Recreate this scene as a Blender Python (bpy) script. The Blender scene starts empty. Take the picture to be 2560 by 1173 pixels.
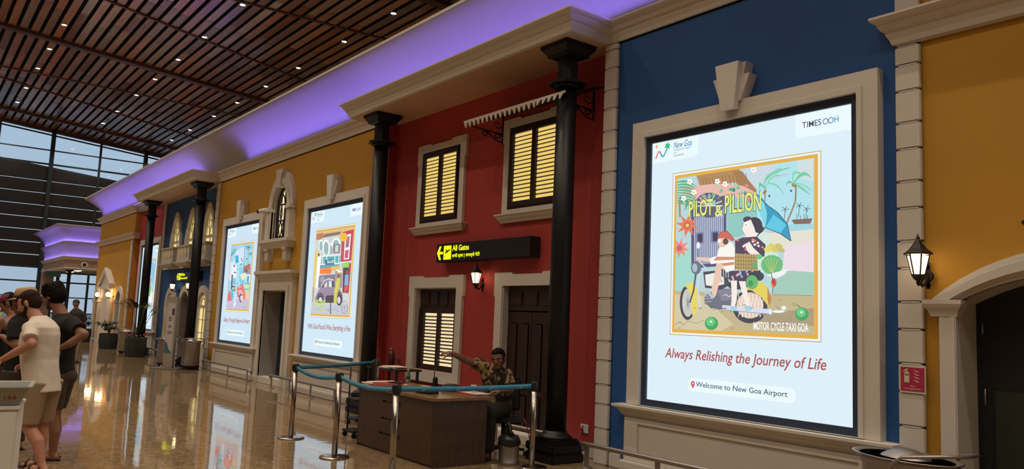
import bpy, bmesh, math, random
from math import sin, cos, pi, radians, atan2, hypot, sqrt
from mathutils import Vector, Matrix, noise
random.seed(7)
S = bpy.context.scene
COL = S.collection

# ------------------------------------------------------------------ camera
cd = bpy.data.cameras.new('camera'); cam = bpy.data.objects.new('camera', cd); COL.objects.link(cam)
_y, _p, _r = -0.918023894, 0.108589269, 0.0419377937
_f = Vector((sin(_y)*cos(_p), cos(_y)*cos(_p), sin(_p))); _rt = Vector((cos(_y), -sin(_y), 0)); _u = _rt.cross(_f)
_X = _rt*cos(_r)+_u*sin(_r); _U = -_rt*sin(_r)+_u*cos(_r)
cam.matrix_world = Matrix(((_X.x, _U.x, -_f.x, 0), (_X.y, _U.y, -_f.y, 0), (_X.z, _U.z, -_f.z, 1.65), (0, 0, 0, 1)))
cd.sensor_fit = 'HORIZONTAL'; cd.sensor_width = 36; cd.lens = 1976.4/2560*36; cd.clip_end = 300; cd.clip_start = 0.05
S.camera = cam

# ------------------------------------------------------------------ world, exposure, light settings
w = bpy.data.worlds.new('dusk_sky'); S.world = w; w.use_nodes = True
nt = w.node_tree; nt.nodes.clear()
wo = nt.nodes.new('ShaderNodeOutputWorld'); bg = nt.nodes.new('ShaderNodeBackground')
tc = nt.nodes.new('ShaderNodeTexCoord'); sx = nt.nodes.new('ShaderNodeSeparateXYZ'); rp = nt.nodes.new('ShaderNodeValToRGB')
nt.links.new(tc.outputs['Generated'], sx.inputs[0]); nt.links.new(sx.outputs['Z'], rp.inputs[0])
rp.color_ramp.elements[0].position = 0.0; rp.color_ramp.elements[0].color = (.44, .54, .66, 1)
rp.color_ramp.elements[1].position = 0.5; rp.color_ramp.elements[1].color = (.50, .66, .85, 1)
nt.links.new(rp.outputs[0], bg.inputs[0]); bg.inputs[1].default_value = 1.0
nt.links.new(bg.outputs[0], wo.inputs[0])
S.view_settings.view_transform = 'Standard'; S.view_settings.look = 'None'
S.view_settings.exposure = 0.0; S.view_settings.gamma = 1.0; S.view_settings.use_curve_mapping = False
cy = S.cycles
cy.use_denoising = True; cy.max_bounces = 6; cy.diffuse_bounces = 4; cy.glossy_bounces = 4; cy.transmission_bounces = 4; cy.transparent_max_bounces = 10
cy.sample_clamp_indirect = 6.0; cy.caustics_reflective = False; cy.caustics_refractive = False; cy.use_light_tree = True

# lamp strengths of the place
SPOT_W = 480.0; SPOT_C = (1.0, .84, .64)
COVE_W = 5.6; COVE_C = (.28, .18, 1.0)
LAMP_W = 30.0; LAMP_C = (1.0, .62, .28)
SCREEN = 1.06

def lamp(name, kind, loc, power, color, size=.1, rot=None, **k):
    l = bpy.data.lights.new(name, kind); l.energy = power; l.color = color
    if kind == 'AREA':
        l.shape = 'RECTANGLE'; l.size = size[0]; l.size_y = size[1]
    else: l.shadow_soft_size = size
    for a, b in k.items(): setattr(l, a, b)
    o = bpy.data.objects.new(name, l); o.location = loc
    if rot: o.rotation_euler = rot
    COL.objects.link(o); return o
def CZ(y): return 13.1-.0872*(y-6.8)          # underside of the slatted ceiling
LX = [-58.5, -54.4, -50.3, -45.55, -41.58, -37.42, -33.43, -28.77, -24.74, -20.5, -16.3, -12.1, -7.9, -3.7, .5, 4.7]
LY = [-8.9, -4.5, -.2, 4.33, 8.97, 13.1]
for ix, x in enumerate(LX):
    for y in LY:
        if y > 10 and x > -22: continue
        lamp('downlight_beam', 'SPOT', (x, y, CZ(y)-.09), SPOT_W, SPOT_C, .06, spot_size=radians(125), spot_blend=.9)
# blue-violet strip light lying on the cornice, shining up into the cove; one length is out above the far portico
for a, b in [(-39.0, -33), (-33, -27.5), (-27.5, -24.1), (-20.3, -15.5), (-15.5, -10.5), (-10.5, -5.5), (-5.5, -.5), (-.5, 4)]:
    lamp('cove_strip', 'AREA', ((a+b)/2, 6.67, 5.44), COVE_W*(b-a), COVE_C, (b-a, .05), rot=(radians(180+33), 0, 0))
lamp('cove_strip', 'AREA', (-39.23, 9, 5.44), COVE_W*4, COVE_C, (.05, 4), rot=(radians(180), radians(-33), 0))

# ------------------------------------------------------------------ helpers
def srgb(c):
    return tuple(((v/255)/12.92 if v/255 <= .04045 else ((v/255+.055)/1.055)**2.4) for v in c)
MATS = {}
def mat(name, rgb, rough=.6, metal=0, spec=.5, var=0, vscale=6, bump=0, bscale=60, emit=0, ecol=None, coat=0, stretch=None, rnd=0):
    if name in MATS: return MATS[name]
    m = bpy.data.materials.new(name); m.use_nodes = True; n = m.node_tree; b = n.nodes['Principled BSDF']
    c = srgb(rgb) if max(rgb) > 1 else rgb
    b.inputs['Base Color'].default_value = (*c, 1); b.inputs['Roughness'].default_value = rough; b.inputs['Metallic'].default_value = metal
    b.inputs['Specular IOR Level'].default_value = spec
    if coat: b.inputs['Coat Weight'].default_value = coat; b.inputs['Coat Roughness'].default_value = .16
    if emit:
        e = srgb(ecol) if ecol else c
        b.inputs['Emission Color'].default_value = (*e, 1); b.inputs['Emission Strength'].default_value = emit
    if var or bump or rnd:
        t = n.nodes.new('ShaderNodeTexCoord'); mp = n.nodes.new('ShaderNodeMapping'); n.links.new(t.outputs['Object'], mp.inputs[0])
        if stretch: mp.inputs['Scale'].default_value = stretch
    if var or rnd:
        ns = n.nodes.new('ShaderNodeTexNoise'); ns.inputs['Scale'].default_value = vscale; ns.inputs['Detail'].default_value = 5
        n.links.new(mp.outputs[0], ns.inputs[0])
        hs = n.nodes.new('ShaderNodeHueSaturation'); hs.inputs['Color'].default_value = (*c, 1)
        ma = n.nodes.new('ShaderNodeMath'); ma.operation = 'MULTIPLY_ADD'; ma.inputs[1].default_value = 2*var; ma.inputs[2].default_value = 1-var
        n.links.new(ns.outputs['Fac'], ma.inputs[0]); out = ma.outputs[0]
        if rnd:
            oi = n.nodes.new('ShaderNodeObjectInfo'); mb = n.nodes.new('ShaderNodeMath'); mb.operation = 'MULTIPLY_ADD'
            mb.inputs[1].default_value = 2*rnd; mb.inputs[2].default_value = 1-rnd; n.links.new(oi.outputs['Random'], mb.inputs[0])
            mc = n.nodes.new('ShaderNodeMath'); mc.operation = 'MULTIPLY'; n.links.new(out, mc.inputs[0]); n.links.new(mb.outputs[0], mc.inputs[1]); out = mc.outputs[0]
            md = n.nodes.new('ShaderNodeMath'); md.operation = 'MULTIPLY_ADD'; md.inputs[1].default_value = -.75; md.inputs[2].default_value = 1.2
            me = n.nodes.new('ShaderNodeMath'); me.operation = 'FRACT'; mf = n.nodes.new('ShaderNodeMath'); mf.operation = 'MULTIPLY'; mf.inputs[1].default_value = 7.3
            n.links.new(oi.outputs['Random'], mf.inputs[0]); n.links.new(mf.outputs[0], me.inputs[0]); n.links.new(me.outputs[0], md.inputs[0]); n.links.new(md.outputs[0], hs.inputs['Saturation'])
        n.links.new(out, hs.inputs['Value']); n.links.new(hs.outputs[0], b.inputs['Base Color'])
    if bump:
        nb = n.nodes.new('ShaderNodeTexNoise'); nb.inputs['Scale'].default_value = bscale; nb.inputs['Detail'].default_value = 4
        n.links.new(mp.outputs[0], nb.inputs[0]); bp = n.nodes.new('ShaderNodeBump'); bp.inputs['Strength'].default_value = bump; bp.inputs['Distance'].default_value = .02
        n.links.new(nb.outputs['Fac'], bp.inputs['Height']); n.links.new(bp.outputs[0], b.inputs['Normal'])
    MATS[name] = m; return m
def emat(name, rgb, strength=1.0, lit=True):
    """a light giving surface (screen print, lamp glass)"""
    if name in MATS: return MATS[name]
    m = bpy.data.materials.new(name); m.use_nodes = True; n = m.node_tree; b = n.nodes['Principled BSDF']
    c = srgb(rgb) if max(rgb) > 1 else rgb
    b.inputs['Base Color'].default_value = (.02, .02, .02, 1); b.inputs['Roughness'].default_value = .35; b.inputs['Specular IOR Level'].default_value = .3
    b.inputs['Emission Color'].default_value = (*c, 1); b.inputs['Emission Strength'].default_value = strength
    MATS[name] = m; return m

M = dict(
 yellow=mat('yellow_paint', (.52, .275, .028), .75, var=.10, vscale=1.2, bump=.12, bscale=90),
 red=mat('red_paint', (.40, .042, .040), .7, var=.10, vscale=1.2, bump=.12, bscale=90),
 blue=mat('blue_paint', (.017, .095, .32), .7, var=.12, vscale=1.2, bump=.15, bscale=60),
 trim=mat('cream_trim', (.66, .63, .59), .6, var=.05, vscale=3, bump=.05, bscale=50),
 cove=mat('cove_plaster', (.43, .42, .43), .7),
 soffit=mat('soffit_plaster', (.66, .46, .34), .55, var=.1, vscale=2),
 black=mat('black_paint', (.006, .006, .008), .42, spec=.35),
 matte=mat('matte_black', (.008, .008, .010), .65),
 plastic=mat('black_plastic', (.012, .012, .014), .4),
 void=mat('dark_void', (.004, .004, .005), .9),
 steel=mat('brushed_steel', (.40, .37, .35), .46, metal=1, var=.08, vscale=4, stretch=(1, 1, 12)),
 chrome=mat('polished_steel', (.46, .42, .38), .20, metal=1),
 dwood=mat('dark_door_wood', (.028, .012, .009), .45, var=.35, vscale=5, bump=.1, bscale=20, stretch=(6, 6, .6)),
 desk=mat('desk_laminate', (.060, .030, .016), .38, var=.65, vscale=5, stretch=(7, 7, .5)),
 desktop=mat('desk_top_laminate', (.20, .11, .055), .25, var=.3, vscale=4, stretch=(.5, 5, 5)),
 slat=mat('ceiling_slat_wood', (.40, .195, .105), .24, spec=.7, coat=.6, var=.40, vscale=2.2, stretch=(.25, 2.5, 1), rnd=.38),
 beam=mat('ceiling_beam_paint', (.09, .042, .034), .5),
 mull=mat('window_steel', (.02, .035, .045), .5),
 screenframe=mat('screen_frame_metal', (.028, .048, .095), .4),
 white=mat('white_enamel', (.72, .72, .70), .45),
 paper=mat('paper', (.72, .68, .55), .8),
 redpaper=mat('red_card', (.42, .03, .035), .6),
 louvre=mat('dark_louvre_panel', (.020, .016, .019), .75, var=.3, vscale=1.5),
 band=mat('kiosk_band_stone', (.33, .22, .18), .6, var=.35, vscale=3),
 iron=mat('cast_iron', (.012, .008, .007), .5, spec=.4),
 skinA=mat('fair_skin', (.46, .22, .145), .55, var=.08, vscale=12), skinB=mat('tan_skin', (.25, .115, .068), .55, var=.08, vscale=12),
 skinC=mat('brown_skin', (.17, .075, .042), .5, var=.08, vscale=12),
 hair=mat('dark_hair', (.007, .005, .004), .8, spec=.12, bump=.3, bscale=90), hairB=mat('brown_hair', (.024, .012, .007), .8, spec=.15, bump=.3, bscale=90),
 teew=mat('white_tee_cotton', (.66, .60, .50), .9, bump=.1, bscale=120), teeb=mat('black_tee_cotton', (.008, .007, .008), .95),
 khaki=mat('khaki_cotton', (.30, .215, .135), .9, bump=.1, bscale=120), shortb=mat('dark_shorts_cotton', (.05, .036, .026), .9),
 straw=mat('straw_hat_weave', (.42, .27, .14), .8, bump=.3, bscale=200),
 leaf=mat('plant_leaf', (.035, .075, .022), .5, var=.3, vscale=10), leafd=mat('dark_plant_leaf', (.012, .025, .010), .6), pot=mat('charcoal_planter', (.022, .024, .022), .7, var=.15, vscale=8),
 soil=mat('soil', (.02, .013, .008), .95), pink=mat('pink_flower', (.45, .08, .10), .7),
 yel=emat('sign_yellow_glow', (.85, .95, .0), 1.25), win=emat('warm_lit_blind', (.86, .60, .17), 1.0), winp=emat('pale_lit_blind', (.95, .76, .44), 1.0), wing=emat('lit_yellow_glass', (.88, .68, .24), 1.0),
 glow=emat('lamp_glass_glow', (1.0, .70, .38), 5.0), bulb=emat('lamp_bulb_glow', (1.0, .86, .66), 40.0), dlens=emat('downlight_lens_glow', (1.0, .85, .62), 60.0),
)
# granite floor, terrazzo-like speckle, polished
def floor_mat():
    m = bpy.data.materials.new('polished_granite'); m.use_nodes = True; n = m.node_tree; b = n.nodes['Principled BSDF']; L = n.links
    t = n.nodes.new('ShaderNodeTexCoord')
    v = n.nodes.new('ShaderNodeTexVoronoi'); v.inputs['Scale'].default_value = 75; L.new(t.outputs['Object'], v.inputs[0])
    a = n.nodes.new('ShaderNodeTexNoise'); a.inputs['Scale'].default_value = 9; a.inputs['Detail'].default_value = 8; a.inputs['Roughness'].default_value = .7; L.new(t.outputs['Object'], a.inputs[0])
    sep = n.nodes.new('ShaderNodeSeparateColor'); L.new(v.outputs['Color'], sep.inputs[0])
    r1 = n.nodes.new('ShaderNodeValToRGB'); r1.color_ramp.elements[0].color = (.22, .14, .072, 1); r1.color_ramp.elements[1].color = (.44, .32, .185, 1)
    e = r1.color_ramp.elements.new(.55); e.color = (.32, .22, .12, 1); L.new(sep.outputs[0], r1.inputs[0])
    r2 = n.nodes.new('ShaderNodeValToRGB'); r2.color_ramp.elements[0].position = .35; r2.color_ramp.elements[0].color = (.62, .62, .62, 1); r2.color_ramp.elements[1].position = .65; r2.color_ramp.elements[1].color = (1.12, 1.12, 1.12, 1); L.new(a.outputs['Fac'], r2.inputs[0])
    mx = n.nodes.new('ShaderNodeMix'); mx.data_type = 'RGBA'; mx.blend_type = 'MULTIPLY'; mx.inputs[0].default_value = 1
    L.new(r1.outputs[0], mx.inputs[6]); L.new(r2.outputs[0], mx.inputs[7])
    br = n.nodes.new('ShaderNodeTexBrick'); br.offset = 0; br.inputs['Scale'].default_value = 1; br.inputs['Brick Width'].default_value = .8; br.inputs['Row Height'].default_value = .8
    br.inputs['Mortar Size'].default_value = .003; br.inputs['Color1'].default_value = (1, 1, 1, 1); br.inputs['Color2'].default_value = (.93, .93, .93, 1); br.inputs['Mortar'].default_value = (.55, .55, .55, 1)
    L.new(t.outputs['Object'], br.inputs[0])
    m2 = n.nodes.new('ShaderNodeMix'); m2.data_type = 'RGBA'; m2.blend_type = 'MULTIPLY'; m2.inputs[0].default_value = 1
    L.new(mx.outputs[2], m2.inputs[6]); L.new(br.outputs[0], m2.inputs[7]); L.new(m2.outputs[2], b.inputs['Base Color'])
    b.inputs['Roughness'].default_value = .045; b.inputs['IOR'].default_value = 1.75
    nb = n.nodes.new('ShaderNodeTexNoise'); nb.inputs['Scale'].default_value = 2.2; nb.inputs['Detail'].default_value = 2; L.new(t.outputs['Object'], nb.inputs[0])
    bp = n.nodes.new('ShaderNodeBump'); bp.inputs['Strength'].default_value = .03; bp.inputs['Distance'].default_value = .05; L.new(nb.outputs['Fac'], bp.inputs['Height']); L.new(bp.outputs[0], b.inputs['Normal'])
    return m
def glass_mat():
    m = bpy.data.materials.new('window_glass'); m.use_nodes = True; n = m.node_tree; n.nodes.clear()
    o = n.nodes.new('ShaderNodeOutputMaterial'); tr = n.nodes.new('ShaderNodeBsdfTransparent'); tr.inputs[0].default_value = (.86, .92, .95, 1)
    g = n.nodes.new('ShaderNodeBsdfGlossy'); g.inputs['Roughness'].default_value = .02; f = n.nodes.new('ShaderNodeFresnel'); f.inputs[0].default_value = 1.5
    mx = n.nodes.new('ShaderNodeMixShader'); n.links.new(f.outputs[0], mx.inputs[0]); n.links.new(tr.outputs[0], mx.inputs[1]); n.links.new(g.outputs[0], mx.inputs[2]); n.links.new(mx.outputs[0], o.inputs[0]); return m
def camo_mat():
    m = bpy.data.materials.new('camouflage_cotton'); m.use_nodes = True; n = m.node_tree; b = n.nodes['Principled BSDF']
    t = n.nodes.new('ShaderNodeTexCoord'); a = n.nodes.new('ShaderNodeTexNoise'); a.inputs['Scale'].default_value = 11; a.inputs['Detail'].default_value = 1.5; a.inputs['Distortion'].default_value = .8
    n.links.new(t.outputs['Object'], a.inputs[0]); r = n.nodes.new('ShaderNodeValToRGB'); r.color_ramp.interpolation = 'CONSTANT'
    r.color_ramp.elements[0].color = (.012, .009, .007, 1); e = r.color_ramp.elements[1]; e.position = .44; e.color = (.085, .05, .022, 1)
    e = r.color_ramp.elements.new(.52); e.color = (.30, .20, .085, 1); e = r.color_ramp.elements.new(.66); e.color = (.02, .014, .010, 1)
    n.links.new(a.outputs['Fac'], r.inputs[0]); n.links.new(r.outputs[0], b.inputs['Base Color']); b.inputs['Roughness'].default_value = .9; return m
def print_mat():
    m = bpy.data.materials.new('backlit_print'); m.use_nodes = True; n = m.node_tree; b = n.nodes['Principled BSDF']
    a = n.nodes.new('ShaderNodeAttribute'); a.attribute_name = 'ink'; n.links.new(a.outputs['Color'], b.inputs['Emission Color'])
    b.inputs['Emission Strength'].default_value = SCREEN; b.inputs['Base Color'].default_value = (.02, .02, .02, 1); b.inputs['Roughness'].default_value = .4; b.inputs['Specular IOR Level'].default_value = .3; return m
M['floor'] = floor_mat(); M['glass'] = glass_mat(); M['camo'] = camo_mat(); M['print'] = print_mat()

def tag(o, label=None, cat=None, group=None, kind=None):
    if label: o['label'] = label
    if cat: o['category'] = cat
    if group: o['group'] = group
    if kind: o['kind'] = kind
    return o
def link(name, me, parent=None, m=None):
    o = bpy.data.objects.new(name, me); COL.objects.link(o)
    if parent: o.parent = parent
    if m is not None and not me.materials: me.materials.append(M[m] if isinstance(m, str) else m)
    return o
def empty(name, loc=(0, 0, 0), rz=0, label=None, cat=None, group=None, kind=None):
    o = bpy.data.objects.new(name, None); COL.objects.link(o); o.location = loc; o.rotation_euler = (0, 0, rz); o.empty_display_size = .1
    return tag(o, label, cat, group, kind)
def copy_tree(o, parent=None):
    c = o.copy(); COL.objects.link(c)
    if parent is not None: c.parent = parent
    for ch in list(o.children): copy_tree(ch, c)
    return c
class MB:
    """collects shapes for one mesh"""
    def __init__(s): s.v = []; s.f = []; s.sm = []
    def add(s, v, f, smooth=False):
        k = len(s.v); s.v += [tuple(p) for p in v]; s.f += [tuple(i+k for i in q) for q in f]; s.sm += [smooth]*len(f); return s
    def box(s, x0, x1, y0, y1, z0, z1, mtx=None):
        v = [(x, y, z) for z in (z0, z1) for y in (y0, y1) for x in (x0, x1)]
        if mtx: v = [mtx @ Vector(p) for p in v]
        return s.add(v, [(0, 2, 3, 1), (4, 5, 7, 6), (0, 1, 5, 4), (2, 6, 7, 3), (0, 4, 6, 2), (1, 3, 7, 5)])
    def prism(s, loop, y0, y1):           # loop in (x,z), extruded along y
        n = len(loop); v = [(x, y0, z) for x, z in loop]+[(x, y1, z) for x, z in loop]
        f = [tuple(range(n)), tuple(range(2*n-1, n-1, -1))]+[(i, i+n, (i+1) % n+n, (i+1) % n) for i in range(n)]
        return s.add(v, f)
    def flat(s, loop, z0, z1):            # loop in (x,y), extruded up
        n = len(loop); v = [(x, y, z0) for x, y in loop]+[(x, y, z1) for x, y in loop]
        return s.add(v, [tuple(range(n-1, -1, -1)), tuple(range(n, 2*n))]+[(i, (i+1) % n, (i+1) % n+n, i+n) for i in range(n)])
    def cyl(s, p, q, r1, r2=None, n=12, cap=True, smooth=True):
        r2 = r1 if r2 is None else r2; p, q = Vector(p), Vector(q); d = (q-p).normalized(); a = d.orthogonal().normalized(); b = d.cross(a)
        v = [p+(a*cos(t)+b*sin(t))*r1 for t in [2*pi*i/n for i in range(n)]]+[q+(a*cos(t)+b*sin(t))*r2 for t in [2*pi*i/n for i in range(n)]]
        s.add(v, [(i, (i+1) % n, (i+1) % n+n, i+n) for i in range(n)], smooth)
        if cap: s.add(v, [tuple(range(n-1, -1, -1)), tuple(range(n, 2*n))])
        return s
    def tube(s, pts, r, n=8, smooth=True):
        P = [Vector(p) for p in pts]; rs = r if isinstance(r, (list, tuple)) else [r]*len(P); V = []; up = None
        for i, p in enumerate(P):
            d = (P[min(i+1, len(P)-1)]-P[max(i-1, 0)]).normalized()
            if up is None: up = d.orthogonal().normalized()
            up = (up-d*up.dot(d)).normalized(); b = d.cross(up)
            V += [p+(up*cos(t)+b*sin(t))*rs[i] for t in [2*pi*j/n for j in range(n)]]
        F = [(i*n+j, i*n+(j+1) % n, (i+1)*n+(j+1) % n, (i+1)*n+j) for i in range(len(P)-1) for j in range(n)]
        s.add(V, F, smooth); s.add(V, [tuple(range(n-1, -1, -1)), tuple(range((len(P)-1)*n, len(P)*n))]); return s
    def lathe(s, prof, c=(0, 0, 0), n=20, smooth=True, sq=None, a0=0.0):   # prof [(r,z)]
        V = []
        for r, z in prof:
            for j in range(n):
                t = 2*pi*j/n+a0; V.append((c[0]+r*cos(t)*(sq or 1), c[1]+r*sin(t), c[2]+z))
        F = [(i*n+j, i*n+(j+1) % n, (i+1)*n+(j+1) % n, (i+1)*n+j) for i in range(len(prof)-1) for j in range(n)]
        s.add(V, F, smooth); s.add(V, [tuple(range(n-1, -1, -1)), tuple(range((len(prof)-1)*n, len(prof)*n))]); return s
    def sweep(s, prof, path, closed=False, smooth=False):   # prof [(d,z)] d = distance to the RIGHT of the walking direction, path [(x,y)]
        P = [Vector((x, y, 0)) for x, y in path]; n = len(P); k = len(prof); V = []
        for i in range(n):
            a = (P[i]-P[i-1]).normalized() if i > 0 or closed else None; b = (P[(i+1) % n]-P[i]).normalized() if i < n-1 or closed else None
            a = a or b; b = b or a; na = Vector((a.y, -a.x, 0)); nb = Vector((b.y, -b.x, 0)); m_ = (na+nb); m_ = m_/max(.2, m_.dot(na))
            V += [P[i]+m_*d+Vector((0, 0, z)) for d, z in prof]
        F = [(i*k+j, ((i+1) % n)*k+j, ((i+1) % n)*k+j+1, i*k+j+1) for i in range(n if closed else n-1) for j in range(k-1)]
        s.add(V, F, smooth)
        if not closed: s.add(V, [tuple(range(k)), tuple(range(n*k-1, (n-1)*k-1, -1))])
        return s
    def loft(s, rings, n=28):
        V = []
        for cx, cy_, z, rx, ry, a in rings:
            V += [(cx+rx*cos(t)*cos(a)-ry*sin(t)*sin(a), cy_+rx*cos(t)*sin(a)+ry*sin(t)*cos(a), z) for t in [2*pi*j/n for j in range(n)]]
        k = len(rings)
        return s.add(V, [(i*n+j, i*n+(j+1) % n, (i+1)*n+(j+1) % n, (i+1)*n+j) for i in range(k-1) for j in range(n)]+[tuple(range(n-1, -1, -1)), tuple(range((k-1)*n, k*n))], True)
    def ell(s, c, r, n=12, m=8, rot=None):
        V = []; c = Vector(c)
        for i in range(m+1):
            ph = pi*i/m
            for j in range(n):
                t = 2*pi*j/n; p = Vector((r[0]*sin(ph)*cos(t), r[1]*sin(ph)*sin(t), r[2]*cos(ph)))
                if rot: p = rot @ p
                V.append(c+p)
        return s.add(V, [(i*n+j, (i+1)*n+j, (i+1)*n+(j+1) % n, i*n+(j+1) % n) for i in range(m) for j in range(n)], True)
    def build(s, name, m, parent=None, bevel=0):
        me = bpy.data.meshes.new(name); me.from_pydata(s.v, [], s.f); me.polygons.foreach_set('use_smooth', s.sm)
        bm = bmesh.new(); bm.from_mesh(me); bmesh.ops.remove_doubles(bm, verts=bm.verts, dist=1e-5)
        bmesh.ops.recalc_face_normals(bm, faces=bm.faces)
        if bevel: bmesh.ops.bevel(bm, geom=[e for e in bm.edges if len(e.link_faces) == 2 and e.calc_face_angle(0) > .6], offset=bevel, segments=2, affect='EDGES', clamp_overlap=True)
        bm.to_mesh(me); bm.free(); me.materials.append(M[m] if isinstance(m, str) else m)
        o = bpy.data.objects.new(name, me); COL.objects.link(o)
        if parent: o.parent = parent
        return o
def box(name, x0, x1, y0, y1, z0, z1, m, parent=None, bevel=0): return MB().box(x0, x1, y0, y1, z0, z1).build(name, m, parent, bevel)

def plate(name, loops, y0, y1, m, parent=None):
    """flat shape in the x-z plane (first loop outer, the others holes) extruded from y0 (front) to y1"""
    cu = bpy.data.curves.new('tmp', 'CURVE'); cu.dimensions = '2D'; cu.fill_mode = 'BOTH'; cu.extrude = abs(y1-y0)/2
    for lp in loops:
        sp = cu.splines.new('POLY'); sp.points.add(len(lp)-1); sp.use_cyclic_u = True
        for i, (x, z) in enumerate(lp): sp.points[i].co = (x, z, 0, 1)
    to = bpy.data.objects.new('tmp', cu); me = bpy.data.meshes.new_from_object(to); bpy.data.objects.remove(to); bpy.data.curves.remove(cu)
    ym = (y0+y1)/2
    for v in me.vertices: x, z, d = v.co; v.co = (x, ym-d, z)
    me.materials.clear(); me.materials.append(M[m] if isinstance(m, str) else m); me.name = name
    for p in me.polygons: p.use_smooth = False
    return link(name, me, parent)
def rect(x0, x1, z0, z1): return [(x0, z0), (x1, z0), (x1, z1), (x0, z1)]
def arch(cx, hw, z0, zs, rise, n=16, point=False):
    """opening outline: jambs from z0 to spring zs then arch of the given rise"""
    P = [(cx+hw, z0), (cx+hw, zs)]
    for i in range(1, n):
        t = i/n
        if point:
            u = 1-abs(2*t-1); x = hw*(1-2*t); k = 1-abs(2*t-1)
            P.append((cx+hw*(1-2*t), zs+rise*(1-(1-k)**2.1)**.95))
        else: P.append((cx+hw*cos(pi*t), zs+rise*sin(pi*t)))
    return P+[(cx-hw, zs), (cx-hw, z0)]
_TX = {}
def text(name, s, x0, x1, z0, z1, y, m, parent=None, shear=0, bold=0, rot=0, depth=.0006, keep=True):
    """lettering fitted into the box x0..x1, z0..z1, facing -y"""
    key = (s, shear, bold)
    if key not in _TX:
        cu = bpy.data.curves.new('tmp', 'FONT'); cu.body = s; cu.shear = shear; cu.offset = bold; cu.resolution_u = 3; cu.extrude = .5
        to = bpy.data.objects.new('tmp', cu); me = bpy.data.meshes.new_from_object(to); bpy.data.objects.remove(to); bpy.data.curves.remove(cu)
        _TX[key] = me
    me = _TX[key].copy(); me.name = name
    xs = [v.co.x for v in me.vertices]; ys = [v.co.y for v in me.vertices]
    if not xs: return None
    a, b, c, d = min(xs), max(xs), min(ys), max(ys); cx, cz = (x0+x1)/2, (z0+z1)/2
    for v in me.vertices:
        px = x0+(v.co.x-a)/(b-a)*(x1-x0); pz = z0+(v.co.y-c)/(d-c)*(z1-z0); dx, dz = px-cx, pz-cz
        v.co = (cx+dx*cos(rot)-dz*sin(rot), y-v.co.z*depth-depth/2, cz+dx*sin(rot)+dz*cos(rot))
    me.materials.clear(); me.materials.append(M[m] if isinstance(m, str) else m)
    return link(name, me, parent)
# ------------------------------------------------------------------ floor, far walls, ceiling
ST = 'structure'
tag(box('floor', -60.5, 14, -16, 19, -.2, 0, 'floor'), 'polished brown granite floor reflecting the lit screens and walls', kind=ST)
gm = mat('apron_concrete', (.20, .21, .22), .9, var=.1)
tag(box('ground', -190, -60.6, -90, 90, -.9, -.6, gm), 'grey tarmac apron outside the glazing', kind=ST)
nw = mat('hall_wall', (.50, .42, .33), .8)
tag(box('wall_back', 13.8, 14, -16, 19, 0, 15.5, nw), kind=ST)
tag(box('wall_near', -60.5, 14, -16.2, -16, 0, 15.5, nw), kind=ST)
tag(box('wall_behind', -60.5, 14, 18.8, 19, 0, 15.5, mat('dark_hall_wall', (.05, .03, .025), .8)), kind=ST)

# ceiling: slats running along the hall, dark void above, raking beams
ceil = empty('ceiling', kind=ST); tag(ceil, 'dark brown slatted timber ceiling with dark gaps')
sl = radians(-5)
mv = MB(); mv.add([(-60.5, -16, CZ(-16)+.55), (14, -16, CZ(-16)+.55), (14, 19, CZ(19)+.55), (-60.5, 19, CZ(19)+.55)], [(0, 1, 2, 3)]); mv.build('void_liner', 'void', ceil)
sm = MB().box(0, 4.18, -.143, .143, 0, .025).build('slat', 'slat', ceil); nsl = 0
for k in range(30):
    y = 2.42-.2128+.4257*k+.4257*0
    for j in range(10):
        x = -60.3+j*4.2-(k*37 % 11)*.12
        o = sm if nsl == 0 else bpy.data.objects.new('slat', sm.data)
        if nsl: COL.objects.link(o); o.parent = ceil
        o.location = (x, y, CZ(y)+random.uniform(-.012, .012)); o.rotation_euler = (sl+random.uniform(-.03, .03), 0, 0); nsl += 1
rest = MB(); R5 = Matrix.Rotation(sl, 4, 'X')
for k in range(-42, 38):
    y = 2.42-.2128+.4257*k
    for j in range(18):
        x = -60.3+j*4.2
        if 0 <= k < 30 and j < 10: continue
        rest.box(0, 4.17, -.15, .15, 0, .025, Matrix.Translation((x, y, CZ(y))) @ R5)
tag(rest.build('slat_field', 'slat', ceil), kind='stuff')
cr = MB()
for i in range(60):                                   # purlins glimpsed in the dark gaps
    x = -60+i*1.05; cr.box(x, x+.12, 1.5, 16, 0, .06, Matrix.Translation((0, 0, 13.72)) @ Matrix.Translation((0, 0, .086*6.8)) @ Matrix(((1, 0, 0, 0), (0, 1, 0, 0), (0, -.0872, 1, 0), (0, 0, 0, 1))))
tag(cr.build('void_purlins', 'matte', ceil), kind='stuff')
def raking(name, x0, ya, x1, yb, wd, dp, m='beam'):
    mb = MB(); d = Vector((x1-x0, yb-ya, 0)).normalized(); nn = Vector((-d.y, d.x, 0))*wd/2
    v = []
    for x, y in ((x0, ya), (x1, yb)):
        for sgn in (-1, 1):
            for z in (-dp, .12): v.append((x+sgn*nn.x, y+sgn*nn.y, CZ(y)+z))
    mb.add(v, [(0, 1, 3, 2), (4, 6, 7, 5), (0, 4, 5, 1), (2, 3, 7, 6), (0, 2, 6, 4), (1, 5, 7, 3)]); return mb.build(name, m, ceil)
for x in (-56.6, -39.8, -22.6): raking('main_beam', x, -15, x, 18, .42 if x > -50 else .25, .16)
for x0, ya, x1, yb in ((-48.1, -1, -42.8, 18), (-48.35, -1, -53.0, 18), (-31.5, -1, -35.8, 18), (-31.1, -1, -26.1, 18), (-14.5, -1, -9.4, 18), (-14.8, -1, -19, 18)):
    raking('cross_strip', x0, ya, x1, yb, .13, .05)

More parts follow.
